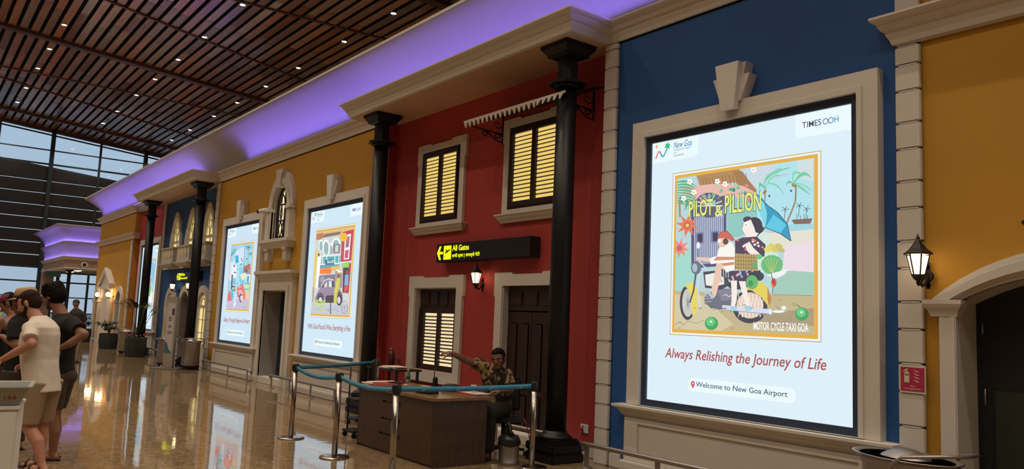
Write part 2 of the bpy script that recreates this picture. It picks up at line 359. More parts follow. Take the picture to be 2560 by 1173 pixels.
# downlights (lamps stand at LX, LY)
hs0 = None; rows = {4.33: 'row farthest from the violet cove', 8.97: 'middle row of the ceiling', 13.1: 'row nearest the violet cove'}
ordn = ['first', 'second', 'third', 'fourth', 'fifth', 'sixth', 'seventh', 'eighth', 'ninth']
for y in (4.33, 8.97, 13.1):
    vis = [x for x in LX if x < {4.33: -36, 8.97: -27, 13.1: -23}[y] and x > -57]
    for i, x in enumerate(vis):
        if hs0 is None:
            t = hs0 = empty('ceiling_downlight')
            MB().lathe([(.105, .03), (.12, .0), (.12, -.01), (.098, -.012), (.09, .02)], n=16).build('housing_ring', 'white', t)
            MB().lathe([(.088, .012), (.088, -.008), (.03, -.02)], n=12).build('lamp_lens', 'dlens', t)
        else: t = copy_tree(hs0)
        t.location = (x, y, CZ(y)-.02)
        tag(t, 'bright round downlight, %s from the far glass wall, %s' % (ordn[i], rows[y]), 'ceiling light', 'downlights between the ceiling slats')

# far glass wall x = -60
XG = -60.0
gw = empty('window_1', kind=ST); tag(gw, 'tall dark framed glass wall at the far end of the hall')
def vx(name, y0, y1, z0, z1, m, dx=.12): return box(name, XG-dx/2, XG+dx/2, y0, y1, z0, z1, m, gw)
mb = MB()
ms = [(-13.6, .1), (-10.6, .22), (-7.7, .1), (-4.7, .22), (-1.8, .1), (1.1, .22), (4.0, .1), (7.04, .24), (9.93, .13), (12.82, .24), (15.8, .1)]
for y, wdt in ms: vx('mullion', y-wdt/2, y+wdt/2, 0, CZ(y)+.2, 'mull', .3 if wdt > .15 else .16)
for z, t in ((11.64, .07), (10.7, .11)): vx('transom', -16, 18.8, z-t/2, z+t/2, 'mull')
def slopebar(name, dz, t, m, dx=.14, gap=0):
    v = []
    for y in (-16, 18.8):
        for x in (XG-dx/2, XG+dx/2):
            for z in (-t/2, t/2): v.append((x, y, CZ(y)+dz+z))
    return MB().add(v, [(0, 1, 3, 2), (4, 6, 7, 5), (0, 4, 5, 1), (2, 3, 7, 6), (0, 2, 6, 4), (1, 5, 7, 3)]).build(name, m, gw)
slopebar('head_rail', .45, 1.4, 'beam', .3); slopebar('head_mullion', -.42, .08, 'mull')
zb = lambda y: 10.45-.0785*(y-7.04)      # sloping lower edge of the clerestory
slopebar('clerestory_sill', -2.62, .12, 'mull')
def gq(name, y0, y1, z0, z1, m='glass'):
    return MB().add([(XG, y0, z0), (XG, y1, z0), (XG, y1, z1), (XG, y0, z1)], [(0, 1, 2, 3)]).build(name, m, gw)
ys = [-16]+[a for a, _ in ms]+[18.8]
for a, b in zip(ys, ys[1:]):
    gq('glass_pane', a, b, CZ(a)-2.7, 14.6)
    for z0, z1 in ((0, 1.94), (1.94, 2.92), (2.92, 3.85)): gq('glass_pane', a, b, z0, z1)
    # dark louvre boards between the two bands of glass
    for i in range(8):
        z0, z1 = 3.85+i*.82, 3.85+(i+1)*.82-.05
        za, zc = (z1, z1) if i < 7 else (CZ(a)-2.68, CZ(b)-2.68)
        v = [(XG+.02, a, z0), (XG+.02, b, z0), (XG+.08, b, zc), (XG+.08, a, za), (XG-.1, a, z0), (XG-.1, b, z0), (XG-.1, b, zc), (XG-.1, a, za)]
        MB().add(v, [(0, 1, 2, 3), (7, 6, 5, 4), (0, 4, 5, 1), (3, 2, 6, 7), (0, 3, 7, 4), (1, 5, 6, 2)]).build('louvre_board', 'louvre', gw)
for z, t in ((2.92, .10), (1.94, .07), (.9, .07), (3.85, .12)): vx('transom', -16, 18.8, z-t/2, z+t/2, 'mull')

# ------------------------------------------------------------------ facade walls
Y0, YR = 6.8, 6.97
def wall(name, lab, m, loops, y0, y1): return tag(plate(name, loops, y0, y1, m), lab, kind=ST)
A = arch
# doorway at the right edge (segmental arch)
def seg(cx, hw, z0, zs, rise, n=16):
    Rr = (hw*hw+rise*rise)/(2*rise); zc = zs+rise-Rr; t0 = math.asin(hw/Rr)
    return [(cx+hw, z0)]+[(cx+Rr*sin(t0*(1-2*i/n)), zc+Rr*cos(t0*(1-2*i/n))) for i in range(n+1)]+[(cx-hw, z0)]
CXR = -1.98
wall('wall_yellow_right', 'ochre yellow wall bay at the right with an arched doorway', 'yellow', [[(-3.16, 0), (CXR-.93, 0)]+seg(CXR, .93, 0, 1.95, .27)[::-1][1:-1]+[(CXR+.93, 0), (6, 0), (6, 5.3), (-3.16, 5.3)]], Y0, 7.2)
wall('wall_blue', 'deep blue wall bay around the largest poster', 'blue', [rect(-7.04, -3.16, 0, 5.3)], Y0, 7.2)
wall('wall_red', 'red wall bay behind the security desk', 'red', [rect(-12.72, -7.04, 0, 5.2), rect(-11.72, -10.44, .79, 2.135), rect(-9.24, -8.1, .02, 2.15)], YR, 7.3)
NWC = -17.62
wall('wall_yellow_middle', 'ochre yellow wall bay between two posters', 'yellow', [rect(-22.35, -12.72, 0, 5.3), rect(-18.25, -16.85, .14, 2.11), A(NWC, .56, 3.3, 4.0, .62)], Y0, 7.2)
PW = (-27.12, -25.38, -23.64)
wall('wall_blue_far', 'blue recessed wall bay with pointed lit windows', 'blue', [rect(-28.75, -22.35, 0, 5.2)]+[A(c, .47, 3.0, 3.72, .83, point=True) for c in PW]+[A(-27.15, .43, .55, 1.66, .44), A(-23.7, .43, .55, 1.66, .44), A(-25.45, .50, .02, 1.62, .50)], YR, 7.3)
wall('wall_red_far', 'narrow red wall strip around the farthest poster', 'red', [rect(-32.5, -28.75, 0, 5.2)], YR, 7.3)
wall('wall_yellow_far', 'farthest ochre yellow wall bay with arched niches', 'yellow', [rect(-39.2, -32.5, 0, 5.3), A(-38.35, .42, .1, 1.75, .42), A(-34.0, .42, .1, 1.75, .42)], Y0, 7.2)
tag(box('wall_yellow_end', -39.2, -39.0, 7.0, 14, 0, 5.3, 'yellow'), kind=ST)
tag(box('wall_light_block', -39.1, 6, 7.42, 7.6, 0, 6.3, nw), kind=ST)  # unseen slab added behind the facade openings to block light
tag(box('wall_top', -39.0, 6, 7.2, 7.45, 5.2, 6.2, nw), kind=ST)

# cornice
CP = [(0, 5.15), (.0, 5.17), (.03, 5.17), (.045, 5.215), (.07, 5.26), (.07, 5.28), (.095, 5.295), (.12, 5.335), (.12, 5.352), (.15, 5.37), (.17, 5.395), (.17, 5.415), (-.2, 5.415)]
path = [(-39.2, 13), (-39.2, 6.8), (-32.5, 6.8), (-32.5, YR), (-29.1, YR), (-29.1, 6.12), (-22.45, 6.12), (-22.45, 6.8), (-12.93, 6.8), (-12.93, 6.12), (-7.0, 6.12), (-7.0, 6.8), (6, 6.8)]
tag(MB().sweep(CP, path).build('trim_1', 'trim'), 'long cream moulded cornice along the painted facades', kind=ST)
def cornice(name, path, dz, lab, sc=1.0): return tag(MB().sweep([(d*sc, 5.15+(z-5.15)*sc+dz) for d, z in CP[:-1]]+[(-.02, 5.415*sc+5.15*(1-sc)+dz)], path).build(name, 'trim'), lab, kind=ST)
cornice('trim_2', [(-3.36, 7.0), (-3.36, 6.78), (6, 6.78)], -.945, 'cream moulded band across the right yellow wall above the lantern')
cornice('trim_3', [(-39.22, 10), (-39.22, 6.78), (-32.3, 6.78), (-32.3, 6.95)], -1.0, 'cream moulded band across the farthest yellow wall', .8)
for nm, x0, x1 in (('porch_ceiling', -12.93, -7.0), ('porch_ceiling', -29.1, -22.45)):
    tag(box(nm, x0+.003, x1-.003, 6.125, 7.15, 5.152, 5.40, 'soffit'), 'plain soffit under the %s porch' % ('near' if x0 > -20 else 'far'), kind=ST)
# cove
CV = [(-.02, 5.2), (.0, 5.33), (.015, 5.5), (.045, 5.64), (.10, 5.77), (.17, 5.88), (.27, 5.985), (.39, 6.085), (.53, 6.185), (.68, 6.285), (.685, 6.31), (.66, 6.335), (.3, 6.345), (-.3, 6.345)]
tag(MB().sweep(CV, [(-39.2, 13), (-39.2, 6.83), (6, 6.83)], smooth=True).build('trim_4', 'cove'), 'big curved white cove washed in violet light', kind=ST)
tag(MB().sweep([(.655, 6.30), (.692, 6.30), (.692, 6.345), (.655, 6.345)], [(-39.2, 13), (-39.2, 6.83), (6, 6.83)]).build('trim_5', 'trim'), 'thin cream edge strip along the top of the cove', kind=ST)
led = emat('led_strip_glow', (.35, .22, 1.0), 3.0)
MB().sweep([(.125, 5.417), (.135, 5.417), (.135, 5.424), (.125, 5.424)], [(-39.2, 6.8), (-24.1, 6.8)]).build('led_strip', led, bpy.data.objects['trim_4'])
MB().sweep([(.125, 5.417), (.135, 5.417), (.135, 5.424), (.125, 5.424)], [(-20.3, 6.8), (6, 6.8)]).build('led_strip', led, bpy.data.objects['trim_4'])

# skirting
def skirt(i, x0, x1, y, h, d, lab): tag(MB().box(x0, x1, y-d, y, 0, h).build('baseboard_%d' % i, 'trim', bevel=.008), lab, kind=ST)
skirt(1, -12.7, -9.45, YR, .15, .025, 'cream skirting left of the dark double door'); skirt(2, -7.9, -7.04, YR, .17, .025, 'cream skirting beside the socket'); skirt(3, -7.6+.8, -6.62, Y0, .16, .04, 'cream skirting under the blue wall')
skirt(4, -22.3, -18.6, Y0, .16, .05, 'cream skirting left of the blue passage door'); skirt(5, -16.6, -13.0, Y0, .16, .05, 'cream skirting right of the blue passage door'); skirt(6, -39.2, -32.5, Y0, .16, .04, 'cream skirting under the farthest yellow wall')
tag(box('trim_6', -9.25, -7.7, 6.78, 6.99, 0, .13, 'trim', bevel=.006), 'pale stone threshold step at the dark door', kind=ST)

# quoin strips: blocks with notched joints
qm = {}
def quoin(i, x0, x1, y, z0, z1, lab, first=.285, ph=0):
    q = empty('trim_%d' % i, kind=ST); tag(q, lab)
    box('backing_strip', x0+.028, x1-.028, y-.039, y+.01, z0, z1, 'trim', q)
    z = z0-ph; k = 0
    while z < z1-.02:
        h = .285 if k % 2 == 0 else .232
        a, b = max(z, z0)+.008, min(z+h, z1)-.008
        if b-a > .03:
            key = (round(x1-x0, 3), round(b-a, 3))
            if key not in qm: qm[key] = MB().box(0, key[0], -.045, 0, 0, key[1]).build('quoin_block', 'trim', q, bevel=.006); o = qm[key]
            else: o = link('quoin_block', qm[key].data, q)
            o.location = (x0, y, a)
        z += h; k += 1
quoin(7, -7.04, -6.82, 6.79, 0, 5.15, 'cream quoin strip between the red and the blue wall', ph=.10)
quoin(8, -3.36, -3.15, 6.79, 0, 4.19, 'cream quoin strip between the blue and the right yellow wall', ph=.12)
quoin(9, -3.36, -3.15, 6.79, 4.50, 5.15, 'short cream quoin strip above the right yellow band')
quoin(10, -22.56, -22.33, 6.79, 0, 5.15, 'cream quoin strip between the far blue and the yellow wall')
quoin(11, -28.86, -28.62, 6.96, 0, 5.15, 'cream quoin strip between the farthest poster and the blue windows')
quoin(12, -32.72, -32.5, 6.79, 0, 4.1, 'cream quoin strip at the right edge of the farthest yellow wall')
tag(box('trim_13', -12.75, -12.70, 6.782, 6.80, 0, 5.15, 'trim'), 'thin cream corner bead left of the red wall', kind=ST)

tag(box('wall_red_return', -12.722, -12.70, 6.801, 6.98, 0, 5.2, 'red'), 'narrow red return at the left end of the red bay', kind=ST)
# ------------------------------------------------------------------ printed pictures (flat print on the backlit screens)
# each picture is drawn in the plane of its own sheet; four corner points give the sheet, everything is mapped to 0..1 across and up
import numpy as np
prng = random.Random(3)
def homog(src):
    dst=[(0,1),(1,1),(1,0),(0,0)]; A_=[]
    for (x,y),(u,v) in zip(src,dst):
        A_.append([x,y,1,0,0,0,-u*x,-u*y,-u]);A_.append([0,0,0,x,y,1,-v*x,-v*y,-v])
    _,_,V=np.linalg.svd(np.array(A_,float)); return V[-1].reshape(3,3)
class Art:
    def __init__(s,corners): s.H=homog(corners); s.o=[]
    def m(s,p):
        q=s.H@np.array([p[0],p[1],1]); return q[0]/q[2],q[1]/q[2]
    def poly(s,c,pts,clip=True):
        s.o.append((tuple(c),[tuple(min(1,max(0,q)) for q in s.m(p)) for p in pts]))
    def ell(s,c,cx,cy,rx,ry,n=14,rot=0):
        cr,sr=math.cos(rot),math.sin(rot)
        s.poly(c,[(cx+rx*math.cos(t)*cr-ry*math.sin(t)*sr,cy+rx*math.cos(t)*sr+ry*math.sin(t)*cr) for t in [2*math.pi*i/n for i in range(n)]])
    def line(s,c,w,pts):
        for a,b in zip(pts,pts[1:]):
            dx,dy=b[0]-a[0],b[1]-a[1]; L=math.hypot(dx,dy) or 1; nx,ny=-dy/L*w/2,dx/L*w/2
            s.poly(c,[(a[0]+nx,a[1]+ny),(b[0]+nx,b[1]+ny),(b[0]-nx,b[1]-ny),(a[0]-nx,a[1]-ny)])
    def ring(s,c,cx,cy,rx,ry,w,n=20):
        P=[(cx+rx*math.cos(2*math.pi*i/n),cy+ry*math.sin(2*math.pi*i/n)) for i in range(n+1)]; s.line(c,w,P)
    def star(s,c,cx,cy,r,k,inner=.45):
        s.poly(c,[(cx+(r if i%2==0 else r*inner)*math.cos(math.pi*i/k+.2),cy+(r if i%2==0 else r*inner)*1.05*math.sin(math.pi*i/k+.2)) for i in range(2*k)])
    def frond(s,c,p0,p1,p2,w=7,dark=None,n=6):
        P=[];
        for i in range(n+1):
            t=i/n; P.append(((1-t)**2*p0[0]+2*t*(1-t)*p1[0]+t*t*p2[0],(1-t)**2*p0[1]+2*t*(1-t)*p1[1]+t*t*p2[1]))
        up=[];dn=[]
        for i,(x,y) in enumerate(P):
            k=w*math.sin(math.pi*min(1,(i+.6)/(n+.6)))+.5; up.append((x,y-k)); dn.append((x,y+k))
        s.poly(c,up+dn[::-1])
        if dark: s.line(dark,1.5,P)
D=(55,55,65)
moto=Art([(190,165),(960,57),(950,1052),(168,1015)])
moto.poly((172,205,208),[(160,150),(980,40),(980,1070),(150,1030)])
moto.poly((165,218,228),[(560,115),(960,55),(955,460),(830,470),(680,430),(560,300)])
moto.poly((195,210,218),[(560,115),(760,85),(700,170),(600,230)])
moto.poly((200,215,215),[(860,72),(960,57),(958,190),(880,170)])
moto.poly((150,205,215),[(790,432),(955,428),(955,465),(830,470)])
moto.poly((222,216,198),[(640,470),(720,478),(955,458),(955,540),(820,560),(700,560)])
moto.poly((232,212,222),[(790,560),(955,520),(955,700),(860,720),(780,680)])
moto.poly((205,225,215),[(560,440),(690,480),(800,690),(600,700)])
moto.poly((150,192,175),[(730,685),(955,700),(955,832),(730,825)])
moto.poly((150,210,195),[(180,560),(290,560),(290,820),(175,810)])
moto.poly((130,190,180),[(560,260),(640,250),(640,420),(540,500),(470,500),(470,280)])
moto.poly((186,168,122),[(165,800),(955,830),(955,1060),(165,1020)])
moto.poly((205,190,150),[(165,820),(330,830),(500,990),(430,1040),(165,1015)])
moto.poly((160,140,105),[(600,940),(955,900),(955,1000),(700,1010)])
moto.poly((170,120,70),[(300,150),(540,115),(640,235),(600,290),(520,190),(400,205),(320,220)])
for i in range(14): moto.line((110,80,50),3,[(330+i*19,165-i*2),(345+i*19,205+(i%3)*8)])
moto.poly((150,105,60),[(500,125),(560,130),(640,250),(560,230)])
moto.poly((228,172,158),[(225,215),(420,195),(560,210),(630,245),(600,280),(470,268),(300,285),(230,262)])
moto.poly((70,65,105),[(268,305),(468,262),(464,600),(462,660),(268,675)])
moto.poly((178,186,212),[(285,345),(452,330),(448,640),(284,655)])
for i in range(15): moto.line((70,75,110),4,[(292+i*11,345),(292+i*10.6,650)])
moto.ell((85,75,105),372,318,82,72)
for i in range(9):
    t=math.pi*(1+i/8); moto.line((225,220,230),6,[(372,322),(372+76*math.cos(t),322+68*math.sin(t))])
for x,y in ((318,505),(404,498)):
    moto.poly((110,105,150),[(x-22,y-32),(x+22,y-34),(x+21,y+30),(x-22,y+32)]); moto.poly((45,45,60),[(x-14,y-24),(x+14,y-26),(x+13,y+22),(x-14,y+24)])
for i in range(9): moto.frond((90+i*6,175,125),(188,190+i*14),(250+i*10,165+i*20),(300,215+i*18),6,(40,100,80))
for i in range(6): moto.frond((70,165,110),(200,290+i*6),(205+i*15,240),(290-i*12,330+i*4),5,(40,110,80))
moto.line((150,120,80),10,[(205,290),(207,385)])
for i in range(26):
    x=330+prng.random()*290;y=200+prng.random()*110; moto.ell([(110,180,140),(70,150,120),(215,120,120),(150,200,160),(40,110,100)][i%5],x,y,13,9,8,prng.random()*3)
moto.frond((120,205,170),(690,230),(650,150),(830,110),14,(40,110,90)); moto.frond((150,220,190),(690,230),(720,130),(800,160),12,(40,110,90))
moto.frond((100,195,150),(690,230),(640,170),(660,240),10,(40,110,90)); moto.frond((140,215,185),(700,200),(760,190),(790,260),8,(40,110,90))
moto.frond((140,215,185),(850,200),(820,110),(900,150),12,(40,110,90));moto.frond((110,200,160),(850,200),(900,110),(948,170),12,(40,110,90))
moto.frond((150,220,200),(850,200),(900,200),(948,240),12,(40,110,90));moto.frond((120,205,170),(850,200),(900,230),(940,265),8,(40,110,90))
moto.frond((110,200,160),(850,200),(805,180),(810,215),8,(40,110,90))
moto.frond((140,200,190),(720,150),(760,100),(800,125),5);moto.frond((190,190,220),(740,180),(790,140),(830,150),5)
moto.line((140,115,90),9,[(805,432),(835,360),(858,300),(862,215)])
moto.line((140,115,90),7,[(686,300),(690,240)])
for x,y in ((845,210),(856,216),(690,242),(683,252)): moto.ell((150,110,60),x,y,8,9,8)
moto.ell((60,60,70),834,242,6,7,8);moto.ell((60,60,70),712,270,6,7,8)
for x,y in ((800,345),(880,325),(920,345)):
    for k in range(5): moto.line((50,60,60),3,[(x,y),(x+22*math.cos(k*1.3),y+18*math.sin(k*1.3))])
    moto.line((60,60,60),3,[(x,y),(x-6,y+65)])
moto.poly((115,85,70),[(835,405),(953,398),(940,428),(850,430)])
for i in range(4): moto.line((80,60,60),3,[(865+i*20,405),(865+i*20,372+i%2*8)])
moto.poly((35,140,178),[(628,250),(665,275),(705,325),(760,365),(812,430),(832,525),(770,482),(688,448),(650,345)])
moto.poly((75,190,220),[(688,448),(735,375),(806,432),(775,480)]); moto.poly((110,205,225),[(628,250),(650,345),(688,448),(700,370),(680,300)])
moto.line((30,60,80),4,[(628,250),(705,325),(760,365),(812,430),(832,525),(770,482),(688,448)])
moto.line(D,6,[(690,445),(605,535)])
moto.star((225,105,65),250,432,66,8);moto.ell((190,80,60),250,432,18,20);moto.ell((225,190,90),250,432,10,11)
moto.star((232,125,110),208,560,56,8);moto.ell((200,80,80),205,560,16,17)
for x,y in ((265,185),(288,245),(422,185),(465,200),(230,280),(492,280),(625,122)):
    moto.star((250,245,245),x,y,19,5,.6); moto.ell((225,150,90),x,y,5,5,8)
# rear body of bike, dress
moto.ell((45,42,55),628,432,44,44);moto.ell((60,50,70),590,402,26,18);moto.ell((45,42,55),655,455,25,25)
moto.poly((243,228,218),[(566,420),(608,402),(628,450),(640,500),(660,530),(600,520),(578,495),(556,458)]);moto.line(D,2,[(566,420),(556,458),(578,495)])
moto.ell((245,240,245),583,430,11,14,10);moto.ell(D,580,432,3,4,8)
moto.poly((62,50,70),[(518,520),(560,503),(640,498),(690,545),(682,610),(600,630),(518,610)])
moto.poly((62,50,70),[(488,690),(662,688),(640,752),(488,745)])
for i in range(42):
    if i%2: x,y=500+prng.random()*150,695+prng.random()*48
    else: x,y=530+prng.random()*145,512+prng.random()*90
    moto.ell([(230,120,110),(130,170,220),(240,235,235),(225,160,180)][i%4],x,y,7,7,7)
moto.poly((243,226,214),[(572,545),(600,525),(622,560),(668,605),(640,622),(590,585)]);moto.line(D,2,[(600,525),(622,560),(668,605)])
moto.poly((178,148,84),[(514,592),(640,600),(646,692),(516,682)])
for i in range(9): moto.line((110,85,50),3,[(520+i*15,595),(522+i*15,685)])
for i in range(4): moto.line((120,95,50),3,[(515,612+i*20),(645,618+i*20)])
for i in range(7): moto.ell((222-i*5,212-i*6,90),700+i*13,575-(i%3)*12,22,13,8,.4)
moto.ell((92,175,105),725,657,62,55);
for k in range(5): moto.line((200,195,90),3,[(680+k*20,612+abs(k-2)*6),(725,712)])
moto.poly((235,235,235),[(690,715),(820,680),(795,712),(750,735)])
moto.ell((45,50,60),636,722,45,30)
# wheels
moto.ell((52,50,60),600,892,98,94,20);moto.ell((222,190,165),600,885,76,74,18)
for i in range(7): moto.line((240,235,235),3,[(535+i*20,825),(560+i*20,950)]);moto.line((240,235,235),3,[(560+i*20,825),(535+i*20,950)])
moto.poly((222,200,72),[(560,790),(600,765),(650,745),(700,780),(718,850),(705,892),(665,840),(610,800)]);moto.poly((180,120,60),[(700,780),(722,850),(708,895),(698,850)])
moto.ell((52,50,60),250,868,44,98,20);moto.ell((205,205,190),252,868,32,80,18)
for k in range(8): t=k*math.pi/8; moto.line((120,120,130),2,[(252-30*math.cos(t),868-78*math.sin(t)),(252+30*math.cos(t),868+78*math.sin(t))])
moto.poly((228,205,80),[(236,775),(272,748),(305,790),(312,850),(300,925),(276,940),(270,850),(258,795)])
moto.line((60,65,80),9,[(300,690),(285,800),(262,870)]);moto.line((210,215,225),6,[(320,680),(308,800),(325,900)])
moto.ring((190,195,205),330,830,22,75,5,14)
moto.ell((88,98,118),300,672,29,38);moto.ell((160,175,190),293,672,15,25)
moto.line((190,195,205),7,[(300,615),(345,665),(375,680)]);moto.line((100,110,130),5,[(310,530),(312,610)]);moto.ell((235,235,240),313,545,9,20)
moto.poly((95,95,110),[(350,830),(420,785),(510,795),(515,870),(470,905),(380,900),(345,860)])
moto.poly((120,115,135),[(420,800),(505,785),(510,850),(440,860)]);moto.line((245,245,245),3,[(452,830),(470,822),(480,835),(500,828)])
for i in range(6): moto.line((200,200,210),3,[(352,790+i*14),(385,782+i*16)])
moto.poly((60,55,65),[(340,695),(420,688),(470,715),(492,770),(440,795),(350,785)])
moto.poly((230,230,222),[(350,712),(420,698),(455,722),(458,765),(400,778),(355,770)]);moto.line(D,3,[(425,750),(440,740),(445,755)])
moto.ell((48,45,55),535,770,60,26)
moto.line((205,212,228),26,[(445,895),(715,920)]);moto.line((120,125,140),3,[(445,908),(715,936)]);moto.ell((225,230,240),715,921,9,17)
moto.ell((235,238,240),760,920,35,8);moto.ell((235,238,240),790,900,14,12)
moto.line((80,85,95),5,[(345,870),(420,905),(470,900)])
moto.ell((205,60,45),736,758,15,24);moto.ell((235,150,60),728,775,9,10);moto.line(D,4,[(720,700),(735,760),(728,820)])
moto.ell((85,170,95),614,755,34,40);moto.ell((60,130,75),606,762,14,18);moto.ell((95,185,105),655,612,18,15);moto.ell((80,165,90),630,660,14,17)
# driver
moto.poly((232,188,165),[(415,650),(440,640),(468,682),(430,760),(412,825),(398,845),(384,800),(400,735)])
moto.poly((245,228,220),[(496,745),(530,745),(528,850),(518,890),(495,890),(500,830)]);moto.poly((245,228,220),[(540,748),(577,750),(590,830),(604,885),(582,895),(568,850)])
moto.poly((150,200,215),[(490,890),(530,888),(525,915),(495,915)]);moto.poly((150,200,215),[(570,890),(605,885),(612,912),(578,918)])
moto.line((170,190,200),14,[(355,790),(395,845)])
moto.poly((60,60,70),[(440,680),(492,685),(490,740),(440,720)])
for i in range(4): moto.line((225,225,225),3,[(442+i*13,684),(440+i*14,728)])
moto.poly((243,240,232),[(428,565),(455,535),(500,528),(520,560),(516,683),(470,700),(440,645),(385,652),(372,620),(420,605)])
moto.poly((205,130,100),[(415,610),(516,612),(516,628),(400,632)]);moto.poly((205,130,100),[(440,648),(516,640),(514,656),(455,664)])
moto.poly((232,188,165),[(305,612),(375,615),(382,640),(330,632),(300,628)])
moto.ell((228,186,160),450,530,26,28);moto.ell((90,55,40),468,525,16,18);moto.ell((245,245,245),432,520,9,12);
moto.poly((200,88,68),[(424,500),(440,472),(478,466),(502,492),(520,518),(505,524),(470,505),(428,508)]);moto.line(D,2,[(424,500),(440,472),(478,466),(502,492),(520,518)])
for cx,cy in ((385,985),(892,935)):
    moto.ell((55,150,75),cx,cy,38,38);moto.ell((85,195,110),cx-5,cy-8,25,24);moto.ell((235,240,230),cx-3,cy-10,7,6)
moto.line((60,140,80),6,[(885,900),(860,880)])
moto.line((110,90,70),2,[(180,990),(210,975),(225,995),(250,970),(300,985),(345,965)])
moto.line((90,80,70),2,[(730,825),(955,832)])
for i in range(26):
    x=200+prng.random()*700;y=850+prng.random()*170; moto.ell((150,130,95),x,y,9,3,6)

# P2
town=Art([(135,160),(550,97),(495,1105),(72,1090)])
town.poly((205,208,206),[(120,150),(560,90),(510,1120),(60,1100)])
town.poly((220,180,118),[(125,155),(560,95),(550,135),(140,205)])
town.poly((180,112,72),[(135,180),(215,168),(200,240),(132,248)])
town.poly((202,206,204),[(200,208),(420,185),(412,640),(160,650),(180,300)])
town.poly((192,52,62),[(415,160),(548,128),(522,490),(405,500)])
town.poly((248,246,246),[(450,198),(517,175),(496,462),(438,468)])
town.poly((170,95,115),[(464,215),(503,200),(495,325),(455,335)]);town.poly((190,80,105),[(453,365),(496,355),(485,450),(446,455)])
town.poly((172,48,58),[(430,520),(522,503),(496,850),(425,845)]);town.poly((70,52,62),[(435,560),(492,548),(482,835),(430,830)])
town.poly((125,100,80),[(182,225),(232,178),(405,152),(398,188),(205,222)])
for cx,cy,rx,ry in ((185,310,23,72),(242,335,36,95),(300,358,22,78),(352,300,46,78)):
    town.ell((250,250,250),cx,cy,rx,ry);town.ell((120,165,160),cx,cy+6,rx*.72,ry*.82);town.line((225,235,235),3,[(cx,cy-ry*.7),(cx,cy+ry*.8)])
town.poly((150,110,115),[(318,300),(400,290),(395,395),(318,400)]);town.poly((190,215,220),[(345,310),(378,306),(374,380),(342,384)])
town.poly((90,165,172),[(195,440),(405,425),(398,505),(190,515)])
for i in range(5): town.line((245,250,250),7,[(205+i*45,425),(203+i*45,520)])
town.line((248,250,250),9,[(180,525),(400,508)]);town.line((248,250,250),7,[(190,430),(405,412)]);town.line((248,250,250),9,[(405,500),(522,485)])
town.poly((25,105,122),[(232,476),(336,464),(331,526),(232,532)]);town.poly((60,150,160),[(270,440),(315,435),(312,468),(268,472)])
town.poly((90,150,170),[(172,530),(395,520),(385,560),(170,568)])
town.poly((238,118,48),[(165,572),(298,552),(302,612),(285,632),(152,630)]);town.line((190,80,30),3,[(160,600),(298,588)]);town.line((250,160,90),4,[(165,585),(296,568)])
town.poly((222,182,92),[(300,550),(392,533),(392,588),(302,600)])
town.ell((246,180,38),436,215,43,50);town.line((200,120,30),4,[(410,200),(462,192)]);town.line((200,120,30),4,[(410,228),(462,220)])
town.poly((140,205,82),[(422,508),(502,488),(497,555),(418,562)])
town.line((110,120,120),4,[(430,270),(418,390)])
town.poly((226,196,92),[(122,370),(152,368),(112,785),(92,785)]);town.poly((165,150,120),[(92,785),(112,785),(100,960),(86,960)])
town.poly((250,250,250),[(150,430),(182,428),(158,780),(125,800)]);town.ell((60,60,60),160,415,9,20)
town.poly((190,192,203),[(75,965),(505,985),(500,1110),(65,1098)])
town.poly((118,108,122),[(165,650),(345,635),(345,770),(150,790)]);town.poly((160,150,160),[(180,665),(225,660),(222,720),(175,725)])
town.poly((150,130,135),[(345,600),(425,590),(420,790),(350,780)])
town.poly((146,126,148),[(118,905),(145,845),(182,770),(215,705),(268,676),(322,690),(350,760),(398,800),(428,868),(428,962),(118,962)])
town.poly((196,186,205),[(182,770),(215,705),(268,676),(322,690),(335,712),(270,695),(228,715),(196,775)])
town.poly((82,62,78),[(190,785),(226,722),(332,708),(338,780)]);town.poly((220,200,180),[(225,740),(258,716),(258,782),(220,784)]);town.poly((210,225,225),[(272,714),(305,711),(308,780),(272,782)])
town.line((110,95,115),3,[(265,700),(265,860)]);town.line((100,85,105),4,[(150,862),(340,850)])
town.poly((60,50,62),[(240,880),(340,870),(345,962),(235,962)])
town.ell((92,75,95),178,905,40,62);town.ell((48,42,52),180,925,30,46);town.ell((215,215,228),180,925,18,28)
town.ell((92,75,95),392,905,38,75);town.ell((48,42,52),390,930,30,64);town.ell((205,210,222),388,930,18,42)
town.ell((206,160,108),392,612,36,16);town.poly((240,240,235),[(350,575),(425,600),(425,612),(380,615)])
town.ell((120,80,60),384,655,13,20)
town.poly((208,198,62),[(362,680),(402,672),(396,760),(372,850),(362,985),(328,960),(334,830),(350,765)]);town.line((235,230,120),4,[(375,690),(352,830)])
town.ell((150,100,80),474,610,10,18)
town.poly((118,165,212),[(455,640),(494,632),(492,758),(448,762)]);town.poly((218,70,58),[(450,765),(488,762),(482,822),(442,828)])
town.line((190,140,110),7,[(458,825),(455,850)])
town.poly((70,60,100),[(290,962),(300,962),(302,1090),(290,1090)])
town.ring((60,55,65),450,1012,36,75,3,18)
for k in range(6): t=k*math.pi/6; town.line((120,110,110),1.5,[(450-34*math.cos(t),1012-72*math.sin(t)),(450+34*math.cos(t),1012+72*math.sin(t))])
town.ell((170,215,40),180,1045,22,14);town.line((120,130,60),2,[(100,1040),(220,1000)])
town.line((60,60,70),3,[(240,1040),(280,1035),(270,1070)]);town.line((50,50,60),3,[(315,1040),(345,1035),(370,1045),(385,1070)])

